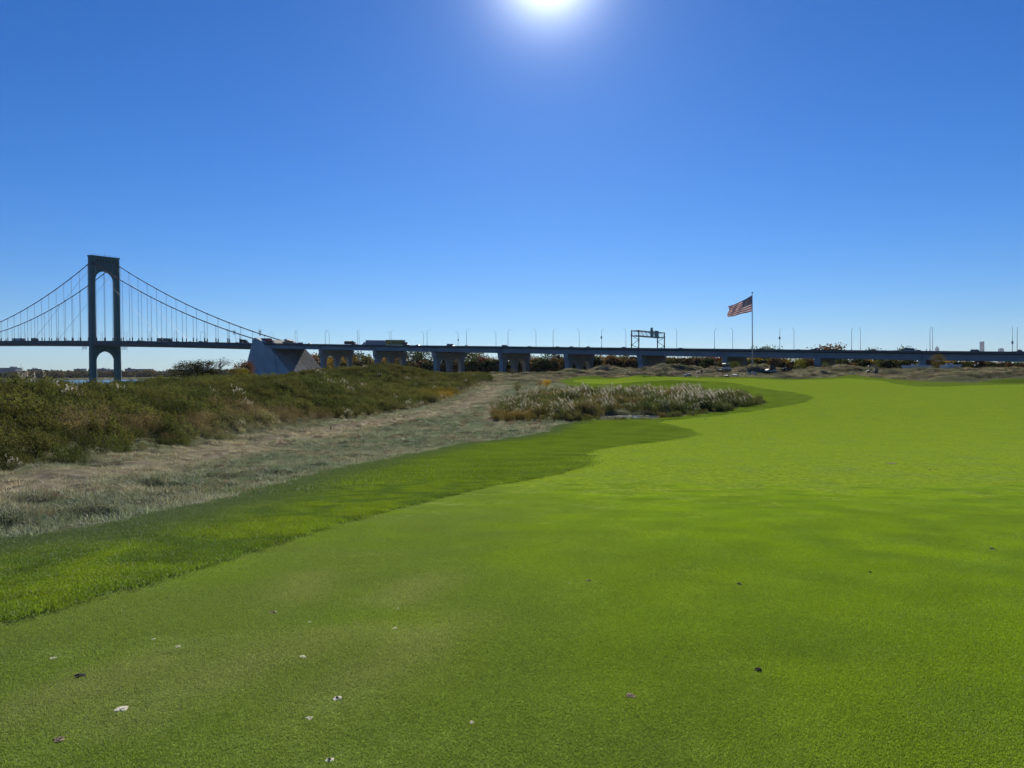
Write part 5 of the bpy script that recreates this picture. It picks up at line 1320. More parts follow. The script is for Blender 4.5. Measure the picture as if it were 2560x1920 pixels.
BLK, WHT, GRY, SLV, BLU = (0.015, 0.016, 0.02), (0.62, 0.63, 0.64), (0.09, 0.10, 0.11), (0.32, 0.34, 0.36), (0.03, 0.05, 0.10)
def on_deck(kind, px, u, colr, label):
    s = s_at(px, u, 862); fwd = u < 16; z = zp(s) - 0.99
    gr = (zp(s + 5) - zp(s - 5)) / 10
    return car(kind, BP(s, u, z), BRIDGE_RZ + (0 if fwd else math.pi), colr, label, 'vehicles on the bridge', -math.atan(gr) * (1 if fwd else -1))
VEH = [('van', 749, 20, WHT, 'white van on the viaduct just right of the anchorage'), ('sedan', 775, 5, BLK, 'dark car on the viaduct left of the first pier'),
       ('sedan', 1046, 5, BLK, 'black car ahead of the yellow container truck'), ('van', 1127, 5, SLV, 'silver van on the viaduct between the third and fourth piers'),
       ('sedan', 1169, 5, BLK, 'black car following the silver van on the viaduct'), ('suv', 1264, 5, GRY, 'dark grey utility car above the fourth viaduct pier'),
       ('sedan', 1326, 12, BLU, 'low dark car right of the dark grey one above the fourth pier'), ('sedan', 1396, 12, BLK, 'low black car above the fifth viaduct pier'), ('sedan', 1431, 5, BLK, 'black car between fifth and sixth viaduct piers'),
       ('pickup', 1471, 20, WHT, 'white pickup truck left of the sign gantry'), ('sedan', 1562, 5, BLK, 'black car just left of the sign gantry'), ('sedan', 1704, 12, BLK, 'black car barely above the parapet right of the gantry'),
       ('sedan', 2040, 5, BLK, 'black car above the eighth viaduct pier'), ('van', 2277, 5, WHT, 'white van above the ninth viaduct pier'), ('sedan', 2299, 5, BLK, 'black car ahead of the white van at the ninth pier'), ('sedan', 1993, 20, GRY, 'grey car left of the eighth viaduct pier'),
       ('suv', 2442, 5, WHT, 'white utility car right of the ninth viaduct pier'), ('pickup', 2548, 5, SLV, 'silver pickup truck at the right end of the viaduct')]
for v in VEH: on_deck(*v)
bridge_cars = [(14, 'sedan', BLK), (140, 'sedan', GRY), (172, 'sedan', BLK), (181, 'sedan', WHT), (196, 'sedan', BLK), (320, 'sedan', BLK), (349, 'suv', BLK), (361, 'sedan', SLV), (446, 'sedan', BLK), (476, 'sedan', BLK), (503, 'suv', BLK), (514, 'pickup', GRY), (545, 'sedan', BLK), (594, 'sedan', BLK)]
for i, (px, kd, cl) in enumerate(bridge_cars):
    side = 'left' if px < 220 else 'right'; n_ = i + 1 if px < 220 else i - 4
    on_deck(kd, px, 8, cl, f'{"black" if cl is BLK else "white" if cl is WHT else "grey" if cl is GRY else "silver"} vehicle on the suspension bridge, {ORD[n_ - 1]} on the {side} of the tower')
obj_paint('truck_paint', 0.5, 0.4)
def truck(px0, px1, u, ytop, cab_px, colr, cabcol, label, kind='box'):
    sA, sB = sorted((s_at(px0, u, 858), s_at(px1, u, 858))); sc_ = (sA + sB) / 2; L_ = sB - sA
    fwd = u < 16; z = zp(sc_) - 0.99; zt_ = z_at((px0 + px1) / 2, ytop, u) - z
    r_ = empty('truck', BP(sc_, u, z), BRIDGE_RZ + (0 if fwd else math.pi)); gr = (zp(sc_ + 5) - zp(sc_ - 5)) / 10; r_.rotation_euler = (0, -math.atan(gr) * (1 if fwd else -1), r_.rotation_euler[2])
    if kind == 'box':
        mb = MB(); mb.abox(-L_ / 2, L_ / 2, -1.25, 1.25, 1.15, zt_); bx = mb.build('cargo_box', 'truck_paint', r_)
        n_ = max(3, int(L_ / 1.1))
        for k in range(n_ + 1):
            mb = MB(); x = -L_ / 2 + 0.05 + (L_ - 0.1) * k / n_
            for sd in (-1, 1): mb.abox(x - 0.04, x + 0.04, sd * 1.25 - 0.035, sd * 1.25 + 0.035, 1.2, zt_ - 0.08)
            o = mb.build('rib', 'truck_paint', bx); o.color = (*[c * 0.8 for c in colr], 1)
        mb = MB()
        for sd in (-1, 1): mb.abox(-L_ / 2 - 0.03, L_ / 2 + 0.03, sd * 1.26 - 0.05, sd * 1.26 + 0.05, zt_ - 0.02, zt_ + 0.1)
        o = mb.build('top_rail', 'dark_steel', bx)
    elif kind == 'dump':
        mb = MB(); mb.prism([(-L_ / 2, 1.2), (L_ / 2, 1.2), (L_ / 2, zt_), (L_ / 2 + 0.9, zt_ + 0.15), (L_ / 2 + 0.9, zt_), (-L_ / 2 - 0.3, zt_ - 0.15)], (0, -1.25, 0), (1, 0, 0), (0, 0, 1), (0, 2.5, 0)); mb.build('dump_body', 'truck_paint', r_)
        mb = MB()
        for k in range(7):
            a = random.uniform(-L_ / 2 + 0.6, L_ / 2 - 0.6); mb.lathe([(0.0, zt_ + 0.35), (0.4, zt_ + 0.1), (0.7, zt_ - 0.35)], (a, random.uniform(-0.5, 0.5), 0), 7)
        mb.build('load', 'dark_steel', r_)
    else:
        mb = MB(); mb.abox(-L_ / 2, L_ / 2, -1.25, 1.25, 1.1, 1.35); mb.build('flatbed', 'dark_steel', r_)
        mb = MB(); mb.prism([(-L_ / 2, 1.352), (L_ / 2, 1.352), (L_ / 2, 1.75), (L_ * 0.05, zt_ * 0.75), (-L_ * 0.3, zt_), (-L_ / 2, zt_ * 0.9)], (0, -1.2, 0), (1, 0, 0), (0, 0, 1), (0, 2.4, 0)); mb.build('tarpaulin_load', 'truck_paint', r_)
    cl = 2.3; x0 = L_ / 2 + 0.7
    ch = min(3.0, zt_ - 0.5) if kind != 'flat' else 2.6
    mb = MB(); mb.prism([(x0, 0.6), (x0, ch), (x0 + cl * 0.55, ch), (x0 + cl * 0.85, ch * 0.62), (x0 + cl * 1.35, ch * 0.55), (x0 + cl * 1.4, 0.6)], (0, -1.15, 0), (1, 0, 0), (0, 0, 1), (0, 2.3, 0)); cb = mb.build('cab', 'truck_paint', r_)
    mb = MB(); mb.prism([(x0 + cl * 0.6, ch * 0.93), (x0 + cl * 0.84, ch * 0.65), (x0 + cl * 0.95, ch * 0.65), (x0 + cl * 0.68, ch * 0.95)], (0, -1.05, 0), (1, 0, 0), (0, 0, 1), (0, 2.1, 0)); mb.build('windscreen', 'glass', cb)
    for sd in (-1, 1):
        mb = MB(); mb.abox(x0 + 0.25, x0 + cl * 0.6, sd * 1.15 - 0.03, sd * 1.15 + 0.03, ch * 0.66, ch * 0.9); mb.build('side_window', 'glass', cb)
        mb = MB(); mb.tube([(x0 + 0.1, sd * 0.95, 1.0), (x0 + 0.1, sd * 0.95, ch + 0.7)], 0.09, 6); mb.build('exhaust_stack', 'chrome', cb)
    mb = MB(); mb.abox(-L_ / 2 + 0.2, x0 + cl, -0.45, 0.45, 0.75, 1.05); mb.build('chassis', 'dark_steel', r_)
    wm = MB().lathe([(0.15, -0.16), (0.46, -0.17), (0.5, -0.12), (0.5, 0.12), (0.46, 0.17), (0.15, 0.16)], n=12, axis='Y').mesh('wheel', 'rubber')
    for x in (-L_ / 2 + 1.2, -L_ / 2 + 2.5, x0 - 0.4, x0 + cl * 1.05):
        for y in (-1.0, 1.0): put('wheel', wm, r_, (x, y, 0.5))
    set_color(r_, colr); set_color(cb, cabcol); return tag(r_, label, 'truck', 'trucks on the bridge')
truck(917, 963, 22, 851.0, 905, (0.42, 0.36, 0.40), WHT, 'truck with a long pale box trailer behind the yellow container truck')
truck(967, 1009, 6, 850.3, 1020, (0.38, 0.27, 0.05), (0.04, 0.05, 0.09), 'truck hauling a mustard yellow container along the viaduct')
truck(864, 880, 6, 853.0, 888, (0.02, 0.02, 0.022), (0.02, 0.02, 0.025), 'black dump truck on the viaduct left of the pale box trailer', 'dump')
truck(650, 676, 6, 846.0, 690, (0.38, 0.035, 0.03), (0.30, 0.03, 0.03), 'red work truck passing over the anchorage')
truck(702, 730, 22, 850.5, 738, (0.30, 0.30, 0.17), (0.18, 0.18, 0.12), 'flatbed truck with a pale tarpaulined load right of the anchorage', 'flat')
truck(33, 58, 8, 846.0, 62, (0.50, 0.50, 0.50), (0.3, 0.3, 0.32), 'white box truck on the suspension bridge far left of the tower')
truck(81, 90, 8, 845.5, 94, (0.05, 0.06, 0.08), (0.05, 0.05, 0.06), 'dark box truck on the suspension bridge left of the tower')
truck(397, 423, 8, 845.8, 428, (0.07, 0.08, 0.10), (0.05, 0.05, 0.06), 'long dark box truck on the suspension bridge right of the tower')
truck(604, 611, 8, 849.0, 616, (0.03, 0.03, 0.03), (0.03, 0.03, 0.03), 'short dark truck on the suspension bridge nearing the anchorage')
# cage-like lamp clusters where the cables come down
for px, u, y0, y1, lab in ((586, UN, 837, 825, 'cage of thin rods on the near main cable above the anchorage'), (650, UF, 840, 824, 'cage of thin rods with a mast on the far main cable above the anchorage')):
    s = s_at(px, u, 838); zb2 = z_at(px, y0, u); zt_ = z_at(px, y1, u); r_ = empty('cable_cage', BP(s, u, zb2)); mb = MB()
    for k in range(8):
        a = 2 * math.pi * k / 8; mb.tube([(0.45 * math.cos(a), 0.45 * math.sin(a), 0), (1.3 * math.cos(a), 1.3 * math.sin(a), (zt_ - zb2))], 0.07, 4)
    mb.build('rods', 'dark_steel', r_)
    mb = MB(); mb.lathe([(1.0, (zt_ - zb2) * 0.6), (1.06, (zt_ - zb2) * 0.6), (1.06, (zt_ - zb2) * 0.66), (1.0, (zt_ - zb2) * 0.66)], n=12); mb.tube([(0, 0, 0), (0, 0, (zt_ - zb2) * (1.5 if u > 10 else 0.9))], 0.06, 4); mb.build('hoop', 'dark_steel', r_)
    tag(r_, lab, 'rod cage')

# ================================================================== FLAGPOLE AND FLAG
FD = 205.0; fp = at(1881, 909, FD); fz = tz(fp.x, FD); ft = at(1881, 731.5, FD).z
simple('pole_white', (0.55, 0.57, 0.60), 0.35, 0.3, 0.1, 1.0)
r_ = empty('flagpole', (fp.x, FD, fz)); hh = ft - fz
mb = MB(); mb.tube([(0, 0, -0.5), (0, 0, hh * 0.5), (0, 0, hh - 0.2)], [0.16, 0.125, 0.07], 10); mb.build('pole', 'pole_white', r_, smooth=True)
mb = MB(); mb.lathe([(0.0, hh - 0.22), (0.12, hh - 0.18), (0.21, hh - 0.02), (0.12, hh + 0.14), (0, hh + 0.2)], n=10); mb.build('finial_ball', 'dark_steel', r_, smooth=True)
mb = MB(); mb.lathe([(0.16, -0.1), (0.42, -0.1), (0.42, 0.12), (0.2, 0.3), (0.16, 0.3)], n=12); mb.build('base_collar', 'pole_white', r_)
mb = MB(); mb.tube([(-0.16, -0.1, 1.2), (-0.13, -0.08, hh - 0.4)], 0.02, 4); mb.build('halyard', 'pole_white', r_)
tag(r_, 'tall slender pale flagpole on a dune in front of the viaduct', 'flagpole')
m, nt, out = new_mat('flag_cloth')
uv = N(nt, 'ShaderNodeUVMap'); sx_ = N(nt, 'ShaderNodeSeparateXYZ'); L(nt, uv.outputs[0], sx_.inputs[0])
def mth(op, a, b=None, c=None):
    n = nt.nodes.new('ShaderNodeMath'); n.operation = op
    for i, v in enumerate((a, b, c)):
        if v is None: continue
        if isinstance(v, (int, float)): n.inputs[i].default_value = v
        else: nt.links.new(v, n.inputs[i])
    return n.outputs[0]
U_, V_ = sx_.outputs['X'], sx_.outputs['Y']
st_ = mth('MODULO', mth('FLOOR', mth('MULTIPLY', V_, 13.0)), 2.0)          # 0 red, 1 white
cs = mixc(nt, st_, (0.42, 0.022, 0.045), (0.80, 0.78, 0.78))
can = mth('MULTIPLY', mth('LESS_THAN', U_, 0.4), mth('LESS_THAN', V_, 7 / 13))
sxx, syy = mth('MULTIPLY', U_, 12 / 0.4), mth('MULTIPLY', V_, 10 / (7 / 13))
rx, ry = mth('ROUND', sxx), mth('ROUND', syy)
ds = mth('SQRT', mth('ADD', mth('POWER', mth('ABSOLUTE', mth('SUBTRACT', sxx, rx)), 2.0), mth('POWER', mth('ABSOLUTE', mth('SUBTRACT', syy, ry)), 2.0)))
par = mth('COMPARE', mth('MODULO', mth('ADD', rx, ry), 2.0), 0.0, 0.1)
inn = mth('MULTIPLY', mth('MULTIPLY', mth('GREATER_THAN', rx, 0.5), mth('LESS_THAN', rx, 11.5)), mth('MULTIPLY', mth('GREATER_THAN', ry, 0.5), mth('LESS_THAN', ry, 9.5)))
star = mth('MULTIPLY', mth('MULTIPLY', mth('LESS_THAN', ds, 0.36), par), inn)
cc = mixc(nt, star, (0.015, 0.026, 0.12), (0.70, 0.70, 0.72)); cs = mixc(nt, can, cs, cc)
d_ = N(nt, 'ShaderNodeBsdfDiffuse'); t = N(nt, 'ShaderNodeBsdfTranslucent'); L(nt, cs, d_.inputs['Color']); L(nt, cs, t.inputs['Color'])
mx = N(nt, 'ShaderNodeMixShader'); mx.inputs[0].default_value = 0.45; L(nt, d_.outputs[0], mx.inputs[1]); L(nt, t.outputs[0], mx.inputs[2]); L(nt, mx.outputs[0], out.inputs['Surface'])
nu, nv = 44, 26; A0 = at(1880.0, 738, FD); A1 = at(1880.0, 778.5, FD); B0 = at(1833.5, 762, FD); B1 = at(1836, 789, FD)
V = []; UVs = []
for j in range(nv + 1):
    for i in range(nu + 1):
        a, b = i / nu, j / nv
        p = A0.lerp(B0, a).lerp(A1.lerp(B1, a), b)
        wob = math.sin(a * 11.0 + b * 3.4 - 0.4) * 0.62 * a ** 0.6 + math.sin(a * 21 - b * 6) * 0.24 * a
        p.y += a * 5.6 + wob * 1.5; p.z += -0.35 * math.sin(a * math.pi) * (1 - b) * 0.9 + wob * 0.22 * (b - 0.2); p.x += 0.25 * math.sin(b * 6.5) * a ** 2 + 0.16 * wob
        V.append((p.x - fp.x, p.y - FD, p.z - A0.z)); UVs.append((a, b))
V = np.array(V); F = np.array([(j * (nu + 1) + i, j * (nu + 1) + i + 1, (j + 1) * (nu + 1) + i + 1, (j + 1) * (nu + 1) + i) for j in range(nv) for i in range(nu)])
fm = np_mesh('flag', V, F, 'flag_cloth', True); ul = fm.uv_layers.new(name='UVMap'); UVs = np.array(UVs)
li = np.empty(len(fm.loops), np.int32); fm.loops.foreach_get('vertex_index', li); ul.data.foreach_set('uv', UVs[li].astype(np.float32).ravel())
fl = put('flag', fm, None, (fp.x, FD, A0.z)); so_ = fl.modifiers.new('cloth', 'SOLIDIFY'); so_.thickness = 0.012
tag(fl, 'large red white and blue striped flag with stars flying from the pole', 'flag')

# ================================================================== GOLF CARTS, GOLFERS, SMALL THINGS
simple('cart_dark', (0.02, 0.022, 0.025), 0.35, 0, 0.1, 2.0); simple('vinyl', (0.10, 0.10, 0.095), 0.6); simple('cart_white', (0.66, 0.66, 0.64), 0.35, 0, 0.1, 2.0)
def cart(px, py, rz, colr, label, roof=True, cargo=None, scale=1.0, roofmat='cart_white'):
    p = place(px, py); r_ = empty('golf_cart', p, rz); r_.scale = (scale,) * 3
    b = MB(); b.prism([(-1.15, 0.35), (-1.2, 0.78), (-0.55, 0.82), (-0.5, 0.42), (0.45, 0.40), (0.62, 0.92), (1.1, 0.72), (1.22, 0.42), (1.1, 0.28), (-1.1, 0.28)], (0, -0.58, 0), (1, 0, 0), (0, 0, 1), (0, 1.16, 0)); b.build('body', 'car_paint', r_)
    s = MB(); s.abox(-0.5, 0.02, -0.52, 0.52, 0.55, 0.70); s.prism([(-0.52, 0.70), (-0.38, 0.70), (-0.5, 1.12), (-0.6, 1.12)], (0, -0.52, 0), (1, 0, 0), (0, 0, 1), (0, 1.04, 0)); s.build('seat', 'vinyl', r_)
    if roof:
        q = MB(); q.prism([(-0.95, 1.80), (-0.85, 1.87), (0.7, 1.87), (0.82, 1.80), (0.7, 1.78), (-0.85, 1.78)], (0, -0.62, 0), (1, 0, 0), (0, 0, 1), (0, 1.24, 0)); q.build('roof', roofmat, r_)
        for x0, x1 in ((0.62, 0.62), (-0.75, -0.80)):
            for y in (-0.54, 0.54): MB().tube([(x0, y, 0.75), (x1, y, 1.80)], 0.025, 6).build('roof_post', 'dark_steel', r_)
        MB().box((0.64, 0, 1.25), (0.008, 0, 0), (0, 0.5, 0), (0.02, 0, 0.33)).build('windscreen', 'glass', r_)
    w_ = MB().lathe([(0.08, -0.1), (0.21, -0.1), (0.23, -0.06), (0.23, 0.06), (0.21, 0.1), (0.08, 0.1)], n=12, axis='Y').mesh('wheel', 'rubber'); rm = MB().lathe([(0.0, -0.105), (0.11, -0.105), (0.11, 0.105), (0, 0.105)], n=8, axis='Y').mesh('rim', 'chrome')
    for x in (-0.8, 0.85):
        for y in (-0.5, 0.5): ww = put('wheel', w_, r_, (x, y, 0.23)); put('rim', rm, ww)
    st = MB(); st.tube([(0.5, 0.25, 0.8), (0.3, 0.25, 1.0)], 0.02, 5); st.lathe([(0.15, -0.02), (0.18, 0.0), (0.15, 0.02), (0.13, 0.0), (0.15, -0.02)], (0.29, 0.25, 1.02), 12); st.build('steering_wheel', 'cart_dark', r_)
    if cargo == 'bags':
        for y in (-0.25, 0.25):
            bg_ = MB(); bg_.tube([(-1.0, y, 0.6), (-1.12, y, 1.35)], [0.12, 0.14], 8); ob = bg_.build('golf_bag', 'cart_dark', r_)
            cl_ = MB()
            for k in range(4): cl_.tube([(-1.1 + 0.03 * k, y - 0.06 + 0.04 * k, 1.3), (-1.2 + 0.04 * k, y - 0.08 + 0.05 * k, 1.62)], 0.02, 5)
            cl_.build('clubs', 'chrome', ob)
    elif cargo == 'box':
        MB().abox(-1.25, -0.35, -0.55, 0.55, 0.83, 1.95).build('cargo_box', 'cart_dark', r_); MB().abox(-1.7, -1.26, -0.55, 0.55, 0.5, 0.62).build('tailgate', 'cart_white', r_)
    set_color(r_, colr); return tag(r_, label, 'golf cart', 'carts on the far dunes')
cart(1816, 926, R(30), (0.62, 0.62, 0.60), 'white-roofed golf cart parked on the dune slope left of the flagpole', True, 'bags')
cart(2180, 935, R(160), (0.05, 0.05, 0.055), 'dark golf cart with pale roof parked before the viaduct on the right', True, 'bags', 1.05)
cart(1880, 938, R(10), (0.5, 0.5, 0.5), 'low open cart with a dark box at the fairway edge below the flagpole', False, 'box', 0.85)
cart(1925, 932, R(190), (0.35, 0.36, 0.38), 'pale utility cart with an upright black box right of the flagpole', False, 'box', 1.0)
cart(1966, 929, R(15), (0.02, 0.022, 0.025), 'low black open cart between the utility cart and the golfer', False, None, 1.05)

simple('skin', (0.42, 0.26, 0.18), 0.6); simple('cloth_dark', (0.016, 0.018, 0.028), 0.85); simple('cloth_white', (0.60, 0.60, 0.60), 0.85); simple('cloth_grey', (0.10, 0.10, 0.11), 0.85); simple('hair', (0.03, 0.02, 0.015), 0.7)
def person(px, py, rz, label, shirt='cloth_dark', lean=0.0, arms='down', club=False, cap='cloth_dark', held=None):
    """one continuous skinned body, 1.75 m tall"""
    p = place(px, py); r_ = empty('person', p, rz)
    hip = Vector((0, 0, 0.93)); ch = Vector((0.28 * lean, 0, 1.33)); nk = Vector((0.36 * lean, 0, 1.50)); hd = Vector((0.44 * lean + 0.02, 0, 1.63)); tp = Vector((0.46 * lean, 0, 1.72))
    vs_ = [hip, hip.lerp(ch, 0.5), ch, nk, hd, tp]; ed = [(0, 1), (1, 2), (2, 3), (3, 4), (4, 5)]; rd = [0.15, 0.135, 0.155, 0.055, 0.095, 0.06]
    for sd in (-1, 1):
        o = len(vs_); kx = 0.05 + 0.1 * lean
        vs_ += [Vector((0, 0.10 * sd, 0.88)), Vector((kx, 0.13 * sd, 0.49)), Vector((-0.02, 0.15 * sd, 0.09)), Vector((0.13, 0.17 * sd, 0.045))]
        ed += [(0, o), (o, o + 1), (o + 1, o + 2), (o + 2, o + 3)]; rd += [0.095, 0.065, 0.045, 0.04]
        o = len(vs_); sh = ch + Vector((0, 0.19 * sd, 0.10))
        if arms == 'down': el, wr, hn = sh + Vector((-0.02, 0.06 * sd, -0.29)), sh + Vector((0.08, 0.05 * sd, -0.53)), sh + Vector((0.11, 0.04 * sd, -0.63))
        elif arms == 'swing': el, wr, hn = sh + Vector((0.16, -0.05 * sd, -0.24)), Vector((sh.x + 0.30, 0.04 * sd, sh.z - 0.45)), Vector((sh.x + 0.34, 0.02 * sd, sh.z - 0.53))
        else: el, wr, hn = sh + Vector((0.10, 0.08 * sd, -0.26)), sh + Vector((0.33, 0.0, -0.20)), sh + Vector((0.42, -0.02 * sd, -0.18))
        vs_ += [sh, el, wr, hn]; ed += [(2, o), (o, o + 1), (o + 1, o + 2), (o + 2, o + 3)]; rd += [0.075, 0.05, 0.035, 0.038]
        if arms != 'swing':
            for k in range(4):
                o2 = len(vs_); f0 = hn + (hn - wr).normalized() * (0.05 + 0.01 * (1.5 - abs(k - 1.5))) + Vector((0.02 * (k - 1.5), 0.0, 0)); vs_.append(f0); ed.append((o + 3, o2)); rd.append(0.010)
            o2 = len(vs_); vs_.append(hn + Vector((0.05, 0.0, 0.0))); ed.append((o + 3, o2)); rd.append(0.011)
    me = bpy.data.meshes.new('body'); me.from_pydata([tuple(v) for v in vs_], ed, []); me.update()
    o = bpy.data.objects.new('body_tmp', me); COL.objects.link(o)
    sk = o.modifiers.new('skin', 'SKIN'); lay = me.skin_vertices[0].data if me.skin_vertices else None
    if lay is None:
        bm = bmesh.new(); bm.from_mesh(me); bm.verts.layers.skin.verify(); bm.to_mesh(me); bm.free(); lay = me.skin_vertices[0].data
    for i, q in enumerate(rd): lay[i].radius = (q, q); lay[i].use_root = (i == 0)
    o.modifiers.new('sub', 'SUBSURF').levels = 1; o.modifiers['sub'].render_levels = 1
    dg = bpy.context.evaluated_depsgraph_get(); nm = bpy.data.meshes.new_from_object(o.evaluated_get(dg)); bpy.data.objects.remove(o)
    nm.name = 'body'; nm.materials.clear()
    for mt in (shirt, 'cloth_grey', 'skin', 'cloth_dark'): nm.materials.append(MATS[mt])
    hands = [v for i, v in enumerate(vs_) if rd[i] == 0.038]
    for pl in nm.polygons:
        c = pl.center; pl.use_smooth = True
        if c.z < 0.085: pl.material_index = 3
        elif any((c - h_).length < 0.12 for h_ in hands) or c.z > 1.48: pl.material_index = 2
        elif c.z < 0.93: pl.material_index = 1
        else: pl.material_index = 0
    put('body', nm, r_)
    mb = MB(); mb.lathe([(0.105, hd.z + 0.0), (0.108, hd.z + 0.05), (0.085, hd.z + 0.11), (0.0, hd.z + 0.135)], (hd.x - 0.01, 0, 0), 12); mb.box((hd.x + 0.13, 0, hd.z + 0.03), (0.07, 0, -0.01), (0, 0.07, 0), (0, 0, 0.008)); mb.build('cap', cap, r_, smooth=True)
    for y in (-0.035, 0.035): MB().lathe([(0, -0.012), (0.012, 0), (0, 0.012)], (hd.x + 0.092, y, hd.z + 0.005), 6).build('eye', 'hair', r_)
    MB().lathe([(0, 0.02), (0.014, -0.02), (0, -0.03)], (hd.x + 0.098, 0, hd.z - 0.02), 6).build('nose', 'skin', r_)
    MB().box((hd.x + 0.088, 0, hd.z - 0.06), (0.006, 0, 0), (0, 0.025, 0), (0, 0, 0.005)).build('mouth', 'lamp_red', r_)
    tag(r_, label, 'person', 'golfers on the far dunes')
    if club:
        h_ = hands[0]; c_ = empty('golf_club', r_.matrix_basis @ Vector((h_.x, 0, h_.z)), rz)
        MB().tube([(0, 0, 0.12), (0.42, 0.06, -h_.z + 0.06)], 0.012, 6).build('shaft', 'chrome', c_); MB().box((0.45, 0.1, -h_.z + 0.06), (0.03, 0, 0), (0, 0.06, 0), (0, 0, 0.025)).build('club_head', 'chrome', c_); tag(c_, 'golf club held by the golfer before the eighth viaduct pier', 'golf club')
    return r_
bpy.context.view_layer.update()
person(1789, 923, R(200), 'person in dark clothes standing left of the white-roofed cart', 'cloth_dark', 0.3, 'hold', cap='cloth_white')
person(1754, 940, R(60), 'person in dark clothes standing at the edge of the fairway', 'cloth_dark', 0.0, 'down')
person(1993, 927, R(-20), 'golfer in dark trousers bending over the ball before the eighth pier', 'cloth_dark', 0.9, 'swing', True, 'cloth_dark')
# bags and pale litter on the dunes
def rock(px, py, size, colr, label, flat=0.5):
    g = np.random.default_rng(int(px * 7 + py)); bm = bmesh.new(); bmesh.ops.create_icosphere(bm, subdivisions=2, radius=1.0)
    for v in bm.verts: v.co *= 0.75 + 0.5 * g.uniform(); v.co.z *= flat
    me = bpy.data.meshes.new('rock'); bm.to_mesh(me); bm.free(); me.materials.append(MATS[colr])
    p = place(px, py); o = put('rock', me, None, p + Vector((0, 0, size * flat * 0.5)), g.uniform(0, 6)); o.scale = (size * 1.3, size, size)
    return tag(o, label, 'rock', 'pale rocks on the far dunes')
simple('pale_rock', (0.50, 0.48, 0.44), 0.85)
for (px, py, sz, lab) in ((1714, 940, 0.45, 'pale rock at the left end of the bare dune track'), (1722, 937, 0.5, 'larger pale rock on the bare dune track'), (1745, 933, 0.35, 'small pale rock left of the person at the fairway edge'), (1744, 942, 0.3, 'flat pale rock below the person at the fairway edge'),
                          (1799, 926, 0.6, 'flat pale rock beside the white-roofed cart'), (1838, 940, 0.75, 'long pale rock at the fairway edge below the flagpole'), (1856, 942, 0.35, 'small pale rock right of the long one below the flagpole'), (1818, 942, 0.45, 'dark round rock at the fairway edge'), (1815.5, 941, 0.3, 'small dark rock beside the dark round one')):
    rock(px, py, sz, 'pale_rock' if 'dark' not in lab else 'dark_steel', lab, 0.35 if 'flat' in lab or 'long' in lab else 0.6)
# hazard stakes
for (px, py, hpx, lab) in ((827, 1076, 11, 'short dark wooden stake on the bare strip below the berm'), (1733, 1041, 9, 'short dark stake at the fairway edge before the reeds'), (1268, 982, 8, 'short dark stake by the leggy green shrub'), (1030, 934, 3, '')):
    if not lab: continue
    p = place(px, py); h_ = hpx / 1920 * p.y; r_ = empty('stake', p)
    mb = MB(); mb.tube([(0, 0, -0.1), (0, 0, h_ * 0.86)], 0.045, 6); mb.build('post', 'dark_steel', r_); mb = MB(); mb.abox(-0.07, 0.07, -0.05, 0.05, h_ * 0.86, h_); mb.build('head', 'lamp_red' if px == 827 else 'dark_steel', r_); tag(r_, lab, 'stake')
# divots in the near fairway
simple('sand', (0.60, 0.55, 0.44), 0.95, 0, 0.3, 30.0); simple('soil_dark', (0.025, 0.020, 0.014), 0.95, 0, 0.3, 30.0); simple('soil_brown', (0.17, 0.12, 0.075), 0.95, 0, 0.4, 30.0)
def divot(px, py, wpx, mat, label, ring=False, asp=0.5, rot=0.4):
    g = np.random.default_rng(int(px)); p = place(px, py); size = wpx / 1920 * p.y / 2; mb = MB(); n = 14
    rows = [(0.0, 0.006), (0.25, 0.008), (0.5, 0.0075), (0.75, 0.006), (0.95, 0.003), (1.08, -0.008)]
    V = []
    for i, (q, hh) in enumerate(rows):
        for k in range(n):
            a = 2 * math.pi * k / n; rr = size * q * (0.5 + 1.0 * vnoise(np.array([k * 1.3 + px]), np.array([q * 1.5]), 3)[0]); V.append((rr * math.cos(a), rr * math.sin(a) / asp * 0.55, hh * (0.5 + 0.8 * g.uniform()) * (min(1.0, size / 0.045) if mat == 'sand' else (1.5 if mat == 'soil_dark' else 1.0))))
    F = [(i * n + k, i * n + (k + 1) % n, (i + 1) * n + (k + 1) % n, (i + 1) * n + k) for i in range(len(rows) - 1) for k in range(n)]
    mb.add(V, F); r_ = mb.build('divot', mat, None, p, rot)
    if ring:
        m2 = MB(); m2.lathe([(0.0, 0.007), (size * 0.25, 0.007), (size * 0.3, 0.002)], (0, 0, 0.003), 8); m2.build('hole', 'soil_dark', r_)
    return tag(r_, label, 'divot', 'divots in the fairway')
for d_ in DIVOTS:
    divot(*d_, asp=0.5, rot=0.5 if d_[0] in (302, 146, 200) else 0.1)

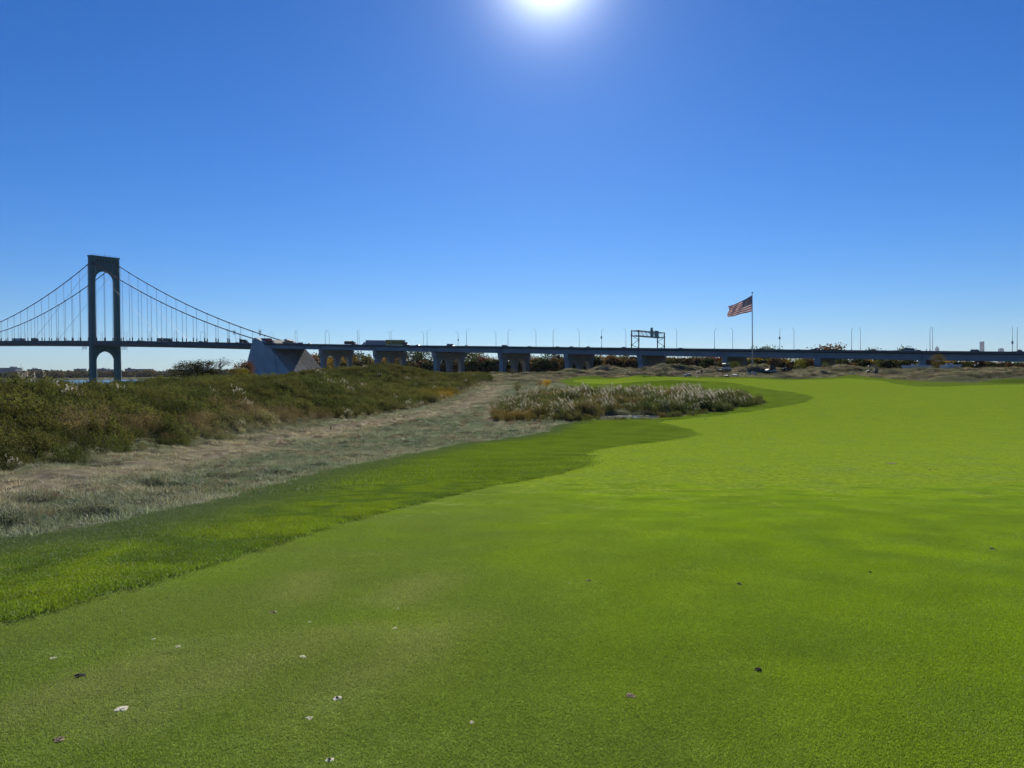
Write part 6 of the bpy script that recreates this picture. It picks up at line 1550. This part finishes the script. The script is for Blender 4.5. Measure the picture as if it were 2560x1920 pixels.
# ================================================================== WHITE BUILDINGS ON THE RIGHT
simple('siding', (0.50, 0.52, 0.54), 0.6, 0, 0.12, 0.8); simple('roof_white', (0.74, 0.74, 0.74), 0.5, 0, 0.1, 0.8)
def shed(px_corner, D, e1, e2, ytop, label, windows):
    c = at(px_corner, ytop, D); zb2 = tz(c.x, D) - 0.6; H = c.z - zb2; r_ = empty('site_building', (c.x, D, zb2))
    e1 = Vector((*e1, 0)); e2 = Vector((*e2, 0)); mb = MB(); mb.prism([(0, 0), (1, 0), (1, 1), (0, 1)], (0, 0, 0), e1, e2, (0, 0, H)); mb.build('wall', 'siding', r_)
    mb = MB(); o = e1.normalized() * 0.25 + e2.normalized() * 0.25; mb.prism([(0, 0), (1, 0), (1, 1), (0, 1)], -o + Vector((0, 0, H + 0.002)), e1 + e1.normalized() * 0.5, e2 + e2.normalized() * 0.5, (0, 0, 0.28)); rf = mb.build('roof', 'roof_white', r_)
    nrm = Vector((e2.y, -e2.x, 0)).normalized()
    if nrm.y > 0: nrm = -nrm
    for (f, w, z0, z1) in windows:
        q = e2 * f; d2 = e2.normalized() * w
        mb = MB(); mb.box(q + nrm * 0.02 + Vector((0, 0, H * (z0 + z1) / 2)), d2, nrm * 0.05, Vector((0, 0, H * (z1 - z0) / 2))); wn_ = mb.build('window', 'glass', r_)
    for f in (0.25, 0.6):
        mb = MB(); qq = e1 * 0.5 + e2 * f; mb.abox(qq.x - 0.35, qq.x + 0.35, qq.y - 0.35, qq.y + 0.35, H + 0.28, H + 0.85); mb.build('roof_vent', 'galvanised', rf)
    return tag(r_, label, 'building')
shed(2288, 240, (-3.7, 0.7), (7.6, 5.0), 916.0, 'low white flat-roofed building left of the round tree', ((0.22, 0.7, 0.35, 0.65), (0.42, 0.35, 0.4, 0.65), (0.8, 0.5, 0.4, 0.65)))
shed(2370, 246, (-1.0, 3.0), (4.6, 0.9), 914.0, 'smaller white building right of the round tree', ((0.3, 0.4, 0.3, 0.6), (0.75, 0.4, 0.3, 0.6)))
for px, y0, y1, lab in ((2445, 907, 925, 'black lamp post with a white head on the right dunes'), (2437.5, 912, 925, 'shorter black lamp post with a white head left of the taller one')):
    p = at(px, 925, 172); z0 = tz(p.x, 172); z1 = at(px, y0, 172).z; r_ = empty('lamp_post', (p.x, 172, z0)); mb = MB(); mb.tube([(0, 0, -0.3), (0, 0, z1 - z0 - 0.3)], 0.06, 6); mb.build('post', 'dark_steel', r_)
    mb = MB(); mb.lathe([(0, -0.32), (0.16, -0.22), (0.2, -0.05), (0, 0.05)], (0, 0, z1 - z0), 10); mb.build('lamp_head', 'cart_white', r_); tag(r_, lab, 'lamp post')

# ================================================================== AIR
m, nt, out = new_mat('haze')
pv = N(nt, 'ShaderNodeVolumePrincipled'); pv.inputs['Color'].default_value = (0.80, 0.88, 1.0, 1); pv.inputs['Density'].default_value = 1.3e-5; pv.inputs['Anisotropy'].default_value = 0.2
L(nt, pv.outputs[0], out.inputs['Volume'])
hz = MB().abox(-9500, 9500, -600, 14500, -30, 480).build('haze', 'haze'); tag(hz, kind='stuff')
hz['label'] = 'thin blue haze in the distance'
